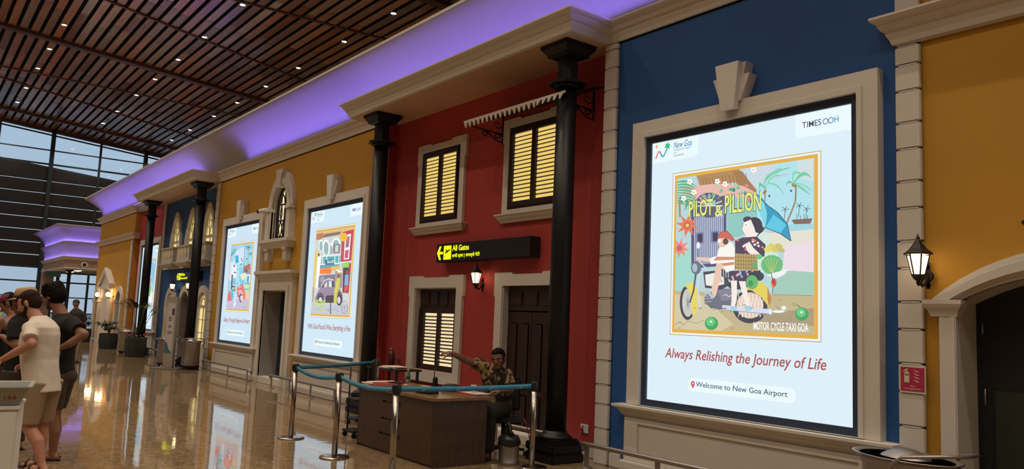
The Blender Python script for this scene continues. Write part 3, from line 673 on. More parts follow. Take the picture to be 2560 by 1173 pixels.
harbour=Art([(103,205),(325,178),(278,852),(60,845)])
harbour.poly((150,210,235),[(90,200),(335,170),(285,860),(50,850)])
harbour.poly((205,222,240),[(150,240),(245,215),(235,380),(130,400)])
harbour.poly((215,225,240),[(90,380),(140,360),(130,560),(75,560)])
harbour.poly((120,200,225),[(165,440),(240,430),(235,600),(150,600)])
harbour.poly((170,215,235),[(150,460),(190,450),(180,560),(148,590)])
for i in range(7): harbour.frond((60,175,180),(100,315),(105+i*8,240),(105+i*11,215),4,(40,120,110))
harbour.ell((200,190,90),104,330,10,12)
for i in range(9):
    t=i*.7; harbour.line((70,80,80),4,[(278,222),(278+38*math.cos(t),222+30*math.sin(t))]);harbour.line((70,80,80),3,[(300,290),(300+22*math.cos(t),290+22*math.sin(t))])
harbour.line((90,90,100),4,[(242,190),(225,600)]);harbour.line((120,110,100),4,[(278,230),(272,480)])
harbour.line((110,110,115),3,[(135,290),(155,245),(190,240)]);harbour.line((100,100,110),3,[(95,330),(75,700)])
harbour.poly((35,160,215),[(145,310),(175,298),(182,375),(148,388)])
for x,y in ((210,340),(216,360),(205,395),(262,340)): harbour.ell((50,50,60),x,y,5,9,7)
harbour.poly((235,238,245),[(118,400),(160,400),(158,520),(118,560)]);harbour.ell((50,50,60),140,478,6,9,8);harbour.ell((50,50,60),152,478,5,8,8);harbour.ell((80,80,90),135,410,8,14,8)
harbour.poly((70,70,80),[(110,500),(125,500),(118,640),(105,640)])
harbour.ring((60,60,70),138,565,9,30,4,12);harbour.ell((60,60,70),128,640,22,28);harbour.ell((200,200,200),130,640,12,16)
harbour.poly((176,92,80),[(230,420),(300,385),(300,450),(235,460)]);harbour.poly((150,130,140),[(255,495),(300,430),(305,500)])
harbour.poly((120,80,80),[(238,450),(275,450),(272,480),(238,482)])
harbour.poly((240,240,235),[(262,500),(296,498),(290,590),(258,590)]);harbour.poly((60,150,170),[(268,515),(288,513),(284,578),(264,578)])
harbour.poly((240,225,185),[(198,500),(245,480),(262,520),(225,560),(205,530)])
harbour.poly((80,190,170),[(250,580),(300,580),(290,690),(240,690)]);harbour.poly((205,215,160),[(245,600),(292,598),(288,640),(243,640)])
harbour.poly((215,195,160),[(235,660),(290,650),(285,760),(240,760)])
harbour.poly((190,180,205),[(60,760),(285,740),(278,855),(55,850)])
harbour.poly((232,84,90),[(168,640),(195,598),(225,600),(250,690),(250,750),(215,760),(170,720)]);harbour.poly((245,160,165),[(175,660),(215,650),(235,700),(190,710)])
harbour.ell((60,50,60),205,735,14,45);harbour.ell((220,220,225),207,735,7,26);harbour.ell((240,200,190),218,740,14,30)
harbour.poly((70,190,200),[(90,700),(120,640),(140,720),(110,770)]);harbour.poly((225,90,100),[(75,700),(100,650),(115,760),(70,770)])
harbour.poly((235,235,245),[(135,690),(165,690),(160,790),(135,840)])
for i in range(5): harbour.line((60,90,200),4,[(136,700+i*20),(163,698+i*20)])
harbour.ell((230,190,60),155,640,9,12);harbour.ell((225,180,160),205,620,8,10);harbour.line((240,235,235),5,[(185,560),(192,640)])
harbour.line((90,90,140),2,[(225,830),(240,820),(250,835),(268,822)])

def ink_mesh(name, shapes, y, parent, step=.00004):
    V = []; F = []; C = []; k = 0
    for c, pts in shapes:
        n = len(pts); V += [(x, y-step*k, z) for x, z in pts]; F.append(tuple(range(len(V)-n, len(V)))); C += [(*srgb(c), 1)]*n; k += 1
    me = bpy.data.meshes.new(name); me.from_pydata(V, [], F); at = me.color_attributes.new('ink', 'FLOAT_COLOR', 'CORNER')
    flat = [q for c in C for q in c]; at.data.foreach_set('color', flat); return link(name, me, parent, 'print')
def logo_shapes(x, z, s):
    """small bird-like wave mark: dot, wave, six-armed flower"""
    o = []
    def ell(c, cx, cz, r): o.append((c, [(x+s*(cx+r*cos(t)), z+s*(cz+r*sin(t))) for t in [2*pi*i/10 for i in range(10)]]))
    def line(c, wd, P):
        for (a, b), (c2, d) in zip(P, P[1:]):
            L = hypot(c2-a, d-b); nx, nz = -(d-b)/L*wd/2, (c2-a)/L*wd/2
            o.append((c, [(x+s*(a+nx), z+s*(b+nz)), (x+s*(c2+nx), z+s*(d+nz)), (x+s*(c2-nx), z+s*(d-nz)), (x+s*(a-nx), z+s*(b-nz))]))
    ell((228, 165, 50), .03, .74, .085)
    W_ = [(-.02, .02), (.08, .22), (.18, .40), (.28, .42), (.36, .30), (.44, .14), (.54, .08), (.64, .18), (.74, .36), (.82, .52)]
    for i, cc in enumerate([(230, 95, 85), (232, 100, 90), (225, 105, 110), (150, 120, 150), (40, 160, 190), (30, 155, 195), (30, 160, 180), (30, 165, 160), (30, 170, 130)]): line(cc, .085, W_[i:i+2])
    for k in range(3): t = k*pi/3+.25; line((25, 180, 110), .09, [(.86-.21*cos(t), .66-.21*sin(t)), (.86+.21*cos(t), .66+.21*sin(t))])
    return o
RB = lambda x0, x1, z0, z1, r, cs='all': sum([[(cx+r*cos(a), cz+r*sin(a)) for a in [s0+pi/2*i/5 for i in range(6)]] for cx, cz, s0 in ((x1-r, z1-r, 0), (x0+r, z1-r, pi/2), (x0+r, z0+r, pi), (x1-r, z0+r, 3*pi/2))], [])
_tw = lambda nm, c: emat('ink_'+nm, c, SCREEN)
INK = dict(red=_tw('brick_red', (165, 85, 85)), navy=_tw('slate', (62, 82, 100)), dark=_tw('dark', (70, 68, 92)), teal=_tw('teal', (40, 120, 160)), blue=_tw('blue', (60, 140, 180)), pin=_tw('pin', (205, 65, 85)), lime=_tw('lime', (222, 232, 130)), white=_tw('white', (245, 248, 250)), outline=_tw('outline', (50, 60, 60)), lime2=_tw('lime2', (190, 220, 70)), grey=_tw('grey', (120, 130, 140)))
SCREENW = [emat('screen_white_a', (216, 233, 243), SCREEN), emat('screen_white_b', (203, 226, 240), SCREEN), emat('screen_white_c', (200, 222, 236), SCREEN)]
def poster(cx, yw, data, cap, label, art, m_scr, capw, key=True, lab_c=None):
    t = empty('backlit_poster', (cx, yw, 0)); tag(t, label, 'poster', 'backlit posters in cream surrounds on the facades')
    HW, Z0, Z1 = 1.49, .76, 4.035
    fr = plate('surround_frame', [rect(-HW, HW, Z0, Z1), rect(-1.325, 1.325, .76+.002, 3.87)], -.105, 0, 'trim', t)
    fb = MB().sweep([(0, 0), (.0, .075), (.012, .085), (.03, .085), (.03, .0)], [(0, 0), (1, 0)]) if 0 else None
    # stepped inner bead of the surround
    plate('inner_bead', [rect(-1.345, 1.345, .765, 3.895), rect(-1.297, 1.297, .766, 3.845)], -.118, -.03, 'trim', t)
    plate('screen_frame', [rect(-1.295, 1.295, .768, 3.842), rect(-1.225, 1.225, .838, 3.765)], -.07, 0, 'screenframe', t)
    box('screen', -1.228, 1.228, -.045, -.005, .836, 3.768, m_scr, t)
    # ledge below
    prof = [(-.03, .60), (.0, .60), (.012, .625), (.04, .65), (.06, .69), (.09, .715), (.12, .73), (.12, .755), (-.03, .758)]
    MB().sweep(prof, [(-1.52, .0), (-1.52, -.075), (1.52, -.075), (1.52, .0)]).build('ledge', 'trim', t)
    MB().box(-1.50, 1.50, -.095, 0, 0, .605).build('pedestal_panel', 'trim', t, bevel=.006)
    plate('pedestal_border', [rect(-1.5, 1.5, .14, .61), rect(-1.3, 1.3, .2, .555)], -.115, -.09, 'trim', t)
    MB().box(-1.54, 1.54, -.16, 0, 0, .135).build('pedestal_foot', 'trim', t, bevel=.012)
    # keystone
    if key:
        plate('keystone', [[(-.20, 4.02), (.05, 4.02), (.16, 4.29), (.09, 4.29), (.115, 4.42), (-.24, 4.42), (-.215, 4.30), (-.30, 4.30)]], -.13, 0, 'trim', t)
        plate('keystone_face', [[(-.15, 3.93), (.02, 3.93), (.07, 4.42), (-.22, 4.42)]], -.20, -.12, 'trim', t)
    y = -.0455
    lg = []
    pale = (228, 244, 250)
    lg.append((pale, [(-1.226, 3.53), (-.60, 3.53), (-.56, 3.57), (-.55, 3.766), (-1.226, 3.766)]))
    lg.append((pale, [(1.226, 3.53), (.68, 3.53), (.64, 3.57), (.63, 3.766), (1.226, 3.766)]))
    x0, x1, z0, z1 = art
    pw = 1.29
    lg.append((pale, RB(-.645, .645, .985, 1.125, .045)))
    lg.append(((196, 160, 90), rect(x0-.035, x1+.035, z0-.03, z1+.03))); lg.append(((226, 240, 246), rect(x0-.027, x1+.027, z0-.022, z1+.022)))
    lg.append(((222, 172, 74), rect(x0-.002, x1+.002, z0-.002, z1+.002)))
    lg += logo_shapes(-1.17, 3.575, .20)
    # map pin
    lg.append(((210, 60, 80), [(-.575+.026*cos(a), 1.068+.026*sin(a)) for a in [pi*1.12-(pi*1.24)*i/10 for i in range(11)]]+[(-.575, 1.012)])); lg.append(((240, 246, 250), [(-.575+.011*cos(a), 1.068+.011*sin(a)) for a in [2*pi*i/8 for i in range(8)]]))
    # two linked rings of the right hand mark
    for k_, (cxr, cc) in enumerate(((.955, (60, 140, 185)), (1.01, (60, 140, 185)))):
        for i in range(14):
            a, b = 2*pi*i/14, 2*pi*(i+1)/14; col = (215, 70, 95) if (k_ == 0 and cos(a) > .5) else cc
            lg.append((col, [(cxr+.030*cos(a), 3.648+.030*sin(a)), (cxr+.030*cos(b), 3.648+.030*sin(b)), (cxr+.021*cos(b), 3.648+.021*sin(b)), (cxr+.021*cos(a), 3.648+.021*sin(a))]))
    ink_mesh('printed_logos', lg, y, t)
    yt = y-.008
    text('logo_lettering', 'TIMES', .715, .915, 3.618, 3.678, yt, INK['dark'], t, bold=.003)
    text('logo_lettering', 'H', 1.05, 1.09, 3.618, 3.678, yt, INK['blue'], t)
    text('logo_lettering', 'New Goa', -.90, -.64, 3.66, 3.735, yt, INK['teal'], t, shear=.3)
    text('logo_lettering', 'INTERNATIONAL AIRPORT', -.90, -.65, 3.632, 3.648, yt, INK['grey'], t)
    text('logo_lettering', 'MOPA', -.90, -.85, 3.598, 3.612, yt, INK['grey'], t)
    text('logo_lettering', 'GMR AIRPORTS', -.90, -.75, 3.566, 3.582, yt, INK['dark'], t)
    if cap: text('caption_lettering', cap, -capw, capw, 1.285, 1.425, yt, INK['red'], t, shear=.22, bold=.010)
    text('welcome_lettering', 'Welcome to New Goa Airport', -.53, .565, 1.022, 1.092, yt, INK['navy'], t, bold=.006)
    pr = [(tuple(q*.86+w_*.14 for q, w_ in zip(c_, (225, 238, 245))), [(x0+.035+u*(x1-x0-.07), z0+.035+v*(z1-z0-.07)) for u, v in p]) for c_, p in data]
    ink_mesh('printed_picture', pr, y-.009, t)
    return t, y-.009
P_1, yi = poster(-4.985, Y0, moto.o, 'Always Relishing the Journey of Life', 'largest backlit poster on the blue wall, motorcycle painting with two riders', (-.875, .875, 1.60, 3.345), SCREENW[0], .965)
yo = yi-.026
text('picture_title', 'PILOT', -.64, -.32, 2.845, 3.035, yo+.002, INK['outline'], P_1, bold=.045); text('picture_title', 'PILOT', -.64, -.32, 2.85, 3.03, yo, INK['lime'], P_1, bold=.02)
text('picture_title', '&', -.29, -.19, 2.83, 2.95, yo, INK['lime'], P_1, bold=.02)
text('picture_title', 'PILLION', -.165, .275, 2.845, 3.055, yo+.002, INK['outline'], P_1, bold=.05); text('picture_title', 'PILLION', -.165, .275, 2.85, 3.05, yo, INK['lime'], P_1, bold=.02)
text('picture_title', 'MOTOR CYCLE TAXI GOA', .20, .80, 1.66, 1.74, yo, INK['white'], P_1, bold=.01)
P_2, yi = poster(-14.68, Y0, town.o, 'With Good Food & Wine, Everything is Fine', 'backlit poster beside the red wall, painting of an old purple car in town', (-.90, .90, 1.585, 3.355), SCREENW[1], .975)
text('picture_title', 'UNITED', -.68, -.42, 1.78, 1.91, yi-.02, INK['lime2'], P_2, bold=.02); text('picture_title', 'HOUSE', -.40, -.16, 1.78, 1.91, yi-.02, INK['lime2'], P_2, bold=.02)
text('picture_title', "BAR & REST'", -.20, .14, 2.64, 2.70, yi-.02, INK['white'], P_2, bold=.01)
P_3, yi = poster(-20.12, Y0, harbour.o, 'Sailing Through Regions & Heart', 'backlit poster right of the far blue wall, harbour painting with a red car', (-.85, .85, 1.615, 3.325), SCREENW[2], .985)
p4 = [((150, 200, 228), rect(0, 1, 0, 1)), ((120, 185, 222), [(0, .5), (.5, .6), (1, .45), (1, .9), (0, 1)]), ((225, 232, 236), rect(0, 1, 0, .28)), ((90, 170, 60), [(.62, .2), (.78, .2), (.8, .42), (.66, .45)]), ((195, 120, 150), [(.66, .45), (.76, .45), (.74, .6), (.66, .58)]), ((230, 225, 210), [(.78, .18), (.9, .2), (.86, .4)]), ((210, 90, 80), [(.02, .3), (.15, .3), (.15, .38), (.02, .37)]), ((235, 215, 90), [(.6, .60), (.8, .62), (.7, .66)])]
P_4, yi = poster(-30.25, YR, p4, '', 'farthest backlit poster on the narrow red wall, mostly behind a black column', (-.85, .85, 1.615, 3.3), SCREENW[2], .5, key=False)

# ------------------------------------------------------------------ black columns
def column(x, y, label):
    t = empty('black_column', (x, y, 0)); tag(t, label, 'column', 'black cast iron columns of the porches')
    h = .255
    MB().flat([(-h, -h), (h, -h), (h, h), (-h, h)], 0, .10).box(-h+.012, h-.012, -h+.012, h-.012, .10, .125).box(-h, h, -h, h, .125, .215).box(-h+.03, h-.03, -h+.03, h-.03, .215, .245).box(-h+.05, h-.05, -h+.05, h-.05, .245, .27).build('base_block', 'black', t, bevel=.014)
    MB().lathe([(.205, .27), (.205, .29), (.18, .31), (.15, .33), (.14, .36), (.134, .36)], n=24).build('base_ring', 'black', t)
    MB().lathe([(.134, .36), (.130, 2.5), (.126, 4.60)], n=28).build('shaft', 'black', t)
    MB().flat([(.235, 0), (.166, .166), (0, .235), (-.166, .166), (-.235, 0), (-.166, -.166), (0, -.235), (.166, -.166)], 4.635, 4.668).build('collar_plate', 'black', t)
    MB().lathe([(.17, 4.60), (.17, 4.635)], n=20).lathe([(.18, 4.668), (.15, 4.70)], n=20).build('collar_ring', 'black', t)
    MB().lathe([(.135, 4.70), (.130, 5.0)], n=8, smooth=False, a0=pi/8).build('neck', 'black', t)
    o = MB()
    for r0, r1, z0, z1 in ((.15, .19, 4.98, 5.0), (.19, .19, 5.0, 5.02), (.19, .25, 5.02, 5.10), (.255, .255, 5.10, 5.148)):
        o.add([(-r0, -r0, z0), (r0, -r0, z0), (r0, r0, z0), (-r0, r0, z0), (-r1, -r1, z1), (r1, -r1, z1), (r1, r1, z1), (-r1, r1, z1)], [(3, 2, 1, 0), (4, 5, 6, 7), (0, 1, 5, 4), (1, 2, 6, 5), (2, 3, 7, 6), (3, 0, 4, 7)])
    o.build('capital', 'black', t, bevel=.006)
column(-7.375, 6.42, 'black round column right of the security desk, nearest to the blue wall')
column(-12.28, 6.42, 'black round column between the red wall and the car poster')
column(-22.86, 6.42, 'far black round column in front of the right pointed window')
column(-28.42, 6.42, 'farthest black round column, in front of the farthest poster')

# ------------------------------------------------------------------ shuttered windows and door on the red wall
def ear_frame(name, x0, x1, z0, z1, ix0, ix1, iz0, iz1, y0, y1, parent, ear=.03, el=.40, eh=.36, bottom=True):
    lp = [(x0+ear, z0), (x1-ear, z0), (x1-ear, z1-eh), (x1, z1-eh+.03), (x1, z1), (x1-el, z1), (x1-el-.03, z1-ear), (x0+el+.03, z1-ear), (x0+el, z1), (x0, z1), (x0, z1-eh+.03), (x0+ear, z1-eh)]
    if bottom: return plate(name, [lp, rect(ix0, ix1, iz0, iz1)], y0, y1, 'trim', parent)
    lp = [(ix1, z0)]+lp[1:]+[(x0+ear, z0), (ix0, z0), (ix0, iz1), (ix1, iz1)]
    return plate(name, [lp], y0, y1, 'trim', parent)
def leaf(parent, x0, x1, z0, z1, y, m, nsl, glow):
    """one shutter leaf: stiles, rails, tilted slats over a lit blind"""
    lf = plate('shutter_leaf', [rect(x0-.045, x1+.045, z0-.075, z1+.075), rect(x0, x1, z0, z1)], y-.03, y+.01, m, parent)
    box('lit_blind', x0-.01, x1+.01, y+.012, y+.018, z0-.01, z1+.01, glow, lf)
    s0 = MB().box(x0+.001, x1-.001, -.014, .014, -.0045, .0045, Matrix.Rotation(radians(38), 4, 'X')).build('louvre_slat', m, lf); s0.location = (0, y-.008, z0+(z1-z0)/nsl)
    for i in range(2, nsl): o = link('louvre_slat', s0.data, lf); o.location = (0, y-.008, z0+(z1-z0)*i/nsl)
def up_window(cx, dz, lab):
    t = empty('shuttered_window', (cx, YR, dz)); tag(t, lab, 'window', 'lit louvred windows on the red wall')
    ear_frame('surround', -.745, .745, 3.14, 4.60, -.585, .585, 3.235, 4.46, -.05, 0, t)
    MB().sweep([(-.02, 3.04), (.0, 3.045), (.01, 3.07), (.035, 3.10), (.05, 3.135), (.07, 3.15), (.07, 3.17), (-.02, 3.172)], [(-.74, 0), (-.74, -.05), (.74, -.05), (.74, 0)]).build('sill', 'trim', t)
    plate('shutter_case', [rect(-.585, .585, 3.235, 4.46), rect(-.54, .54, 3.27, 4.43)], -.045, 0, 'dwood', t)
    leaf(t, -.485, -.045, 3.345, 4.355, -.030, 'dwood', 17, 'win'); leaf(t, .045, .485, 3.345, 4.355, -.030, 'dwood', 17, 'win')
    return t
up_window(-11.10, 0, 'lit louvred window with cream surround, upper left on the red wall')
up_window(-8.62, .03, 'lit louvred window under the scalloped awning')
t = empty('shuttered_window', (-11.08, YR, 0)); tag(t, 'tall lit louvred window with dark carved top panel, behind the desk', 'window', 'lit louvred windows on the red wall')
ear_frame('surround', -.83, .83, .60, 2.335, -.635, .635, .79, 2.135, -.05, .0, t)
for sg in (-1, 1): a_, b_ = sorted((sg*.622, sg*.637)); box('reveal', a_, b_, -.03, .07, .79, 2.135, 'trim', t)
box('reveal', -.637, .637, -.03, .07, 2.12, 2.133, 'trim', t)
box('top_panel', -.64, .64, .07, .1, 1.74, 2.14, 'dwood', t)
for i in range(4): MB().box(-.56+i*.29, -.33+i*.29, .055, .08, 1.84, 2.08).build('carved_panel', 'dwood', t, bevel=.01)
plate('shutter_case', [rect(-.64, .64, .78, 1.80), rect(-.56, .56, .82, 1.77)], .05, .1, 'dwood', t)
leaf(t, -.455, -.04, .875, 1.72, .075, 'dwood', 15, 'winp'); leaf(t, .05, .465, .875, 1.72, .075, 'dwood', 15, 'winp')
d = empty('door_1', (-8.67, YR, 0), kind=ST); tag(d, 'dark carved wooden double door with cream surround behind the guard')
ear_frame('surround', -.76, .76, 0, 2.345, -.57, .57, 0, 2.15, -.05, 0, d, bottom=False)
for sgn in (-1, 1):
    lf = MB().box(min(0, sgn*.57)+.002, max(0, sgn*.57)-.002, .075, .12, .02, 1.78).build('door_leaf', 'dwood', d, bevel=.004)
    for z0, z1 in ((.12, .62), (.70, 1.62)):
        for xa in (.06, .32): MB().box(min(sgn*xa, sgn*(xa+.18)), max(sgn*xa, sgn*(xa+.18)), .06, .08, z0, z1).build('raised_panel', 'dwood', lf, bevel=.012)
for sg in (-1, 1): a_, b_ = sorted((sg*.552, sg*.567)); box('reveal', a_, b_, -.03, .075, .0, 2.148, 'trim', d)
box('transom_panel', -.57, .57, .07, .12, 1.80, 2.15, 'dwood', d)
for i in range(3): MB().box(-.5+i*.35, -.22+i*.35, .055, .08, 1.87, 2.08).build('carved_panel', 'dwood', d, bevel=.01)

# awning over the right upper window
t = empty('awning', (-8.66, YR, 0)); tag(t, 'small awning with cream scalloped valance over a louvred window', 'awning')
MB().add([(-.84, -.67, 4.50), (1.4, -.67, 4.50), (1.4, -.02, 4.70), (-.84, -.02, 4.70), (-.84, -.67, 4.52), (1.4, -.67, 4.52), (1.4, -.02, 4.72), (-.84, -.02, 4.72)], [(3, 2, 1, 0), (4, 5, 6, 7), (0, 1, 5, 4), (1, 2, 6, 5), (2, 3, 7, 6), (3, 0, 4, 7)]).build('roof_sheet', 'iron', t)
def valance(x0, x1, y, z, n, tilt):
    lp = [(x0, 0), (x0, -.04)]; dx = (x1-x0)/n
    for i in range(n):
        for u, v in ((.10, -.045), (.25, -.095), (.36, -.11), (.5, -.10), (.62, -.06), (.72, -.035), (.85, -.028), (1, -.04)): lp.append((x0+(i+u)*dx, v))
    lp.append((x1, 0)); o = plate('valance', [lp[::-1]], -.006, .006, 'trim', t); o.location = (0, y, z); o.rotation_euler = (tilt, 0, 0)
valance(-.845, .84, -.675, 4.535, 16, .12); valance(.85, 1.4, -.675, 4.53, 5, -.35)
for xb in (-.78, 1.2):
    b = MB(); b.tube([(xb, -.01, 4.30), (xb, -.01, 4.70)], .011).tube([(xb, -.01, 4.44), (xb, -.62, 4.47)], .011)
    b.tube([(xb, -.02, 4.32), (xb, -.12, 4.33), (xb, -.22, 4.38), (xb, -.30, 4.45)], .011)
    b.tube([(xb, -.33+.05*cos(a)*(1-a/14), 4.40+.05*sin(a)*(1-a/14)) for a in [i*.6 for i in range(14)]], .009)
    b.tube([(xb, -.10+.06*cos(a)*(1-a/14), 4.40+.05*sin(a)*(1-a/14)) for a in [i*.6 for i in range(14)]], .009)
    b.tube([(xb, -.02, 4.55), (xb, -.10, 4.52), (xb, -.18, 4.55), (xb, -.14, 4.62), (xb, -.08, 4.58)], .008)
    b.build('scroll_bracket', 'iron', t)

# ------------------------------------------------------------------ gate signs
def gate_sign(x0, x1, z0, z1, y, yb, label, sc=1.0):
    t = empty('gate_sign', (x0, y, z0)); tag(t, label, 'sign', 'black signs with yellow lettering to all gates'); Wd, H = x1-x0, z1-z0
    MB().box(0, Wd, .006, yb-y, 0, H).build('sign_housing', 'matte', t, bevel=.006)
    box('sign_face', .012, Wd-.012, 0, .008, .012, H-.012, 'plastic', t)
    u = H/.29
    plate('arrow', [[(.03*u, .145*u), (.10*u, .255*u), (.15*u, .255*u), (.105*u, .165*u), (.20*u, .165*u), (.20*u, .125*u), (.105*u, .125*u), (.15*u, .035*u), (.10*u, .035*u)]], -.003, .001, 'yel', t)
    pt = plate('departure_pictogram', [rect(.225*u, .44*u, .035*u, .255*u)], -.003, .001, 'yel', t)
    plate('aeroplane', [[(.26*u, .145*u), (.275*u, .14*u), (.30*u, .135*u), (.40*u, .175*u), (.415*u, .195*u), (.39*u, .195*u), (.345*u, .175*u), (.30*u, .195*u), (.275*u, .195*u), (.31*u, .162*u), (.285*u, .152*u), (.265*u, .16*u)]], -.006, -.002, 'matte', pt)
    box('runway_line', .245*u, .31*u, -.006, -.002, .078*u, .084*u, 'matte', pt)
    text('lettering', 'All Gates', .475*u, .93*u, .165*u, .255*u, -.0005, 'yel', t, bold=.012, depth=.003)
    text('lettering', 'सभी द्वार | सगल्यो गेटी', .475*u, 1.22*u, .045*u, .125*u, -.0005, 'yel', t, bold=.008, depth=.003)
    return t
gate_sign(-10.87, -8.45, 2.535, 2.825, 6.785, YR-.002, 'large black and yellow gate sign above the lantern on the red wall')
gate_sign(-26.15, -24.0, 2.44, 2.72, 6.80, YR-.002, 'small distant black and yellow gate sign on the far blue wall')

# ------------------------------------------------------------------ lanterns
def lantern(name, bx, by, bz, wx, wy, wz, label, power=LAMP_W, s=1.0):
    """coach lantern: hexagonal tapered glass body, flared roof, scroll arm to the wall"""
    t = empty(name, (wx, wy, wz)); tag(t, label, 'wall lamp', 'coach lanterns on the walls')
    c = (bx-wx, by-wy, bz-wz)                          # c = centre of the roof rim
    MB().lathe([(.105*s, -.005*s), (.108*s, .004*s), (.10*s, .012*s), (.065*s, .04*s), (.04*s, .075*s), (.022*s, .105*s), (.012*s, .118*s), (.016*s, .128*s), (.008*s, .14*s), (.002*s, .16*s)], c, n=6, smooth=False, a0=.2).build('roof', 'iron', t)
    n = 6; r0, r1, z0, z1 = .082*s, .045*s, -.005*s, -.165*s
    P = lambda r, i, z: (c[0]+r*cos(2*pi*i/n+.2), c[1]+r*sin(2*pi*i/n+.2), c[2]+z)
    gl = MB()
    for i in range(n):
        g = MB(); k = .9
        a, b, d_, e_ = [Vector(q) for q in (P(r0, i, z0), P(r0, i+1, z0), P(r1, i+1, z1), P(r1, i, z1))]
        cc = (a+b+d_+e_)/4; pts = [cc+(q-cc)*.86 for q in (a, b, d_, e_)]; nn = (b-a).cross(e_-a).normalized()*.003
        g.add(pts+[q+nn for q in pts], [(0, 1, 2, 3), (7, 6, 5, 4), (0, 4, 5, 1), (1, 5, 6, 2), (2, 6, 7, 3), (3, 7, 4, 0)]).build('glass_pane', 'glow', t)
    b = MB()
    for i in range(n): b.tube([P(r0, i, z0), P(r1, i, z1)], .006*s, 5)
    b.lathe([(r1+.006, z1-.006*s), (r1+.006, z1+.006*s)], c, n=6, smooth=False, a0=.2).lathe([(.05*s, z1-.005*s), (.035*s, z1-.03*s), (.015*s, z1-.045*s), (.018*s, z1-.06*s), (.004*s, z1-.085*s)], c, n=10); b.build('cage', 'iron', t)
    MB().ell((c[0], c[1], c[2]-.06*s), (.02*s, .02*s, .035*s)).build('bulb', 'bulb', t)
    arm = MB(); zb_ = c[2]+z1-.045*s
    arm.tube([(c[0], c[1], zb_), (c[0]*.6, c[1]*.6, zb_-.035*s), (c[0]*.25, c[1]*.3, zb_-.01), (0, -.01, 0)], .012*s)
    arm.tube([(c[0]*.7+.0, c[1]*.7, zb_-.01), (c[0]*.5, c[1]*.5, zb_+.04*s), (c[0]*.3, c[1]*.3, zb_+.09*s), (c[0]*.4, c[1]*.4, zb_+.11*s)], .007*s)
    arm.build('scroll_arm', 'iron', t)
    MB().cyl((0, 0, 0), (0, -.02, 0), .045*s, .035*s, 14).cyl((0, 0, .07*s), (0, -.012, .07*s), .02*s, n=8).cyl((0, 0, -.07*s), (0, -.012, -.07*s), .02*s, n=8).box(-.014*s, .014*s, -.012, 0, -.10*s, .11*s).build('wall_plate', 'iron', t)
    lamp('lantern_light', 'POINT', (bx, by-.0, bz-.08*s), power, LAMP_C, .05).parent = None
    return t
lantern('coach_lantern', -9.74, 6.80, 2.345, -9.79, YR, 2.17, 'lit black coach lantern under the gate sign on the red wall')
lantern('coach_lantern', -3.09, 6.55, 2.33, -3.10, 6.745, 2.16, 'lit black coach lantern beside the arched doorway at the right', s=1.05)
lantern('coach_lantern', -26.35, 6.75, 2.36, -26.35, YR, 2.18, 'lit lantern left of the open archway on the far blue wall', power=6)
lantern('coach_lantern', -24.58, 6.75, 2.36, -24.58, YR, 2.18, 'lit lantern right of the open archway, beside the black column', power=6)
for x, lab in ((-37.35, 'round glowing globe lamp left of the cream gabled niche'), (-35.15, 'round glowing globe lamp right of the cream gabled niche')):
    t = empty('globe_lamp', (x, Y0, 1.95)); tag(t, lab, 'wall lamp', 'globe lamps on the farthest yellow wall')
    MB().ell((0, -.22, .07), (.085, .085, .10)).build('globe', 'glow', t); MB().ell((0, -.22, -.04), (.05, .05, .02)).tube([(0, 0, 0), (0, -.1, -.08), (0, -.2, -.1), (0, -.22, -.05)], .012).build('arm', 'iron', t)
    MB().cyl((0, 0, 0), (0, -.02, 0), .04).build('wall_plate', 'iron', t)
    lamp('globe_light', 'POINT', (x, Y0-.22, 2.02), 22, LAMP_C, .12)
# ------------------------------------------------------------------ niche window and passage door on the middle yellow wall
def ring(cx, hw, z0, zs, rise, wd, n=16, point=False):
    """surround loop: outer outline and inner outline of an arched opening"""
    return [A(cx, hw+wd, z0, zs, rise+wd*1.15, n, point)+A(cx, hw, z0, zs, rise, n, point)[::-1]]
t = empty('niche_window', (NWC, Y0, 0)); tag(t, 'narrow arched window with black grille and cream surround between two posters', 'window')
plate('surround', ring(0, .50, 3.28, 3.98, .62, .24), -.09, 0, 'trim', t); plate('inner_bead', ring(0, .50, 3.28, 3.98, .62, .10), -.13, -.05, 'trim', t)
for sg in (-1, 1):
    MB().box(sg*.62-.14, sg*.62+.14, -.17, 0, 3.95, 4.02).box(sg*.62-.12, sg*.62+.12, -.15, 0, 4.02, 4.07).box(sg*.62-.11, sg*.62+.11, -.14, 0, 3.27, 3.95).build('pilaster', 'trim', t, bevel=.006)
    MB().box(sg*.55-.12, sg*.55+.12, -.16, 0, 3.02, 3.08).prism([(sg*.55-.10, 2.80), (sg*.55+.10, 2.80), (sg*.55+.12, 3.04), (sg*.55-.12, 3.04)], -.13, 0).box(sg*.55-.11, sg*.55+.11, -.12, 0, 2.77, 2.80).build('bracket', 'trim', t, bevel=.006)
MB().sweep([(-.02, 3.07), (.0, 3.07), (.02, 3.11), (.05, 3.16), (.09, 3.21), (.09, 3.28), (-.02, 3.285)], [(-.78, 0), (-.78, -.14), (.78, -.14), (.78, 0)]).build('sill', 'trim', t)
plate('keystone', [[(-.10, 4.50), (.10, 4.50), (.15, 4.80), (.20, 4.84), (.20, 4.90), (-.20, 4.90), (-.20, 4.84), (-.15, 4.80)]], -.17, 0, 'trim', t)
plate('reveal', ring(0, .5, 3.28, 3.98, .62, .06), -.02, .16, 'trim', t)
gy = .035
lb = plate('lit_blind', [A(0, .52, 3.26, 3.98, .64)], gy+.05, gy+.06, 'winp', t)
g = plate('window_frame', [A(0, .50, 3.28, 3.98, .62), A(0, .415, 3.38, 3.98, .53)], gy, gy+.04, 'matte', t)
plate('grille_mullion', [rect(-.03, .03, 3.34, 4.56)], gy-.01, gy+.03, 'matte', g)
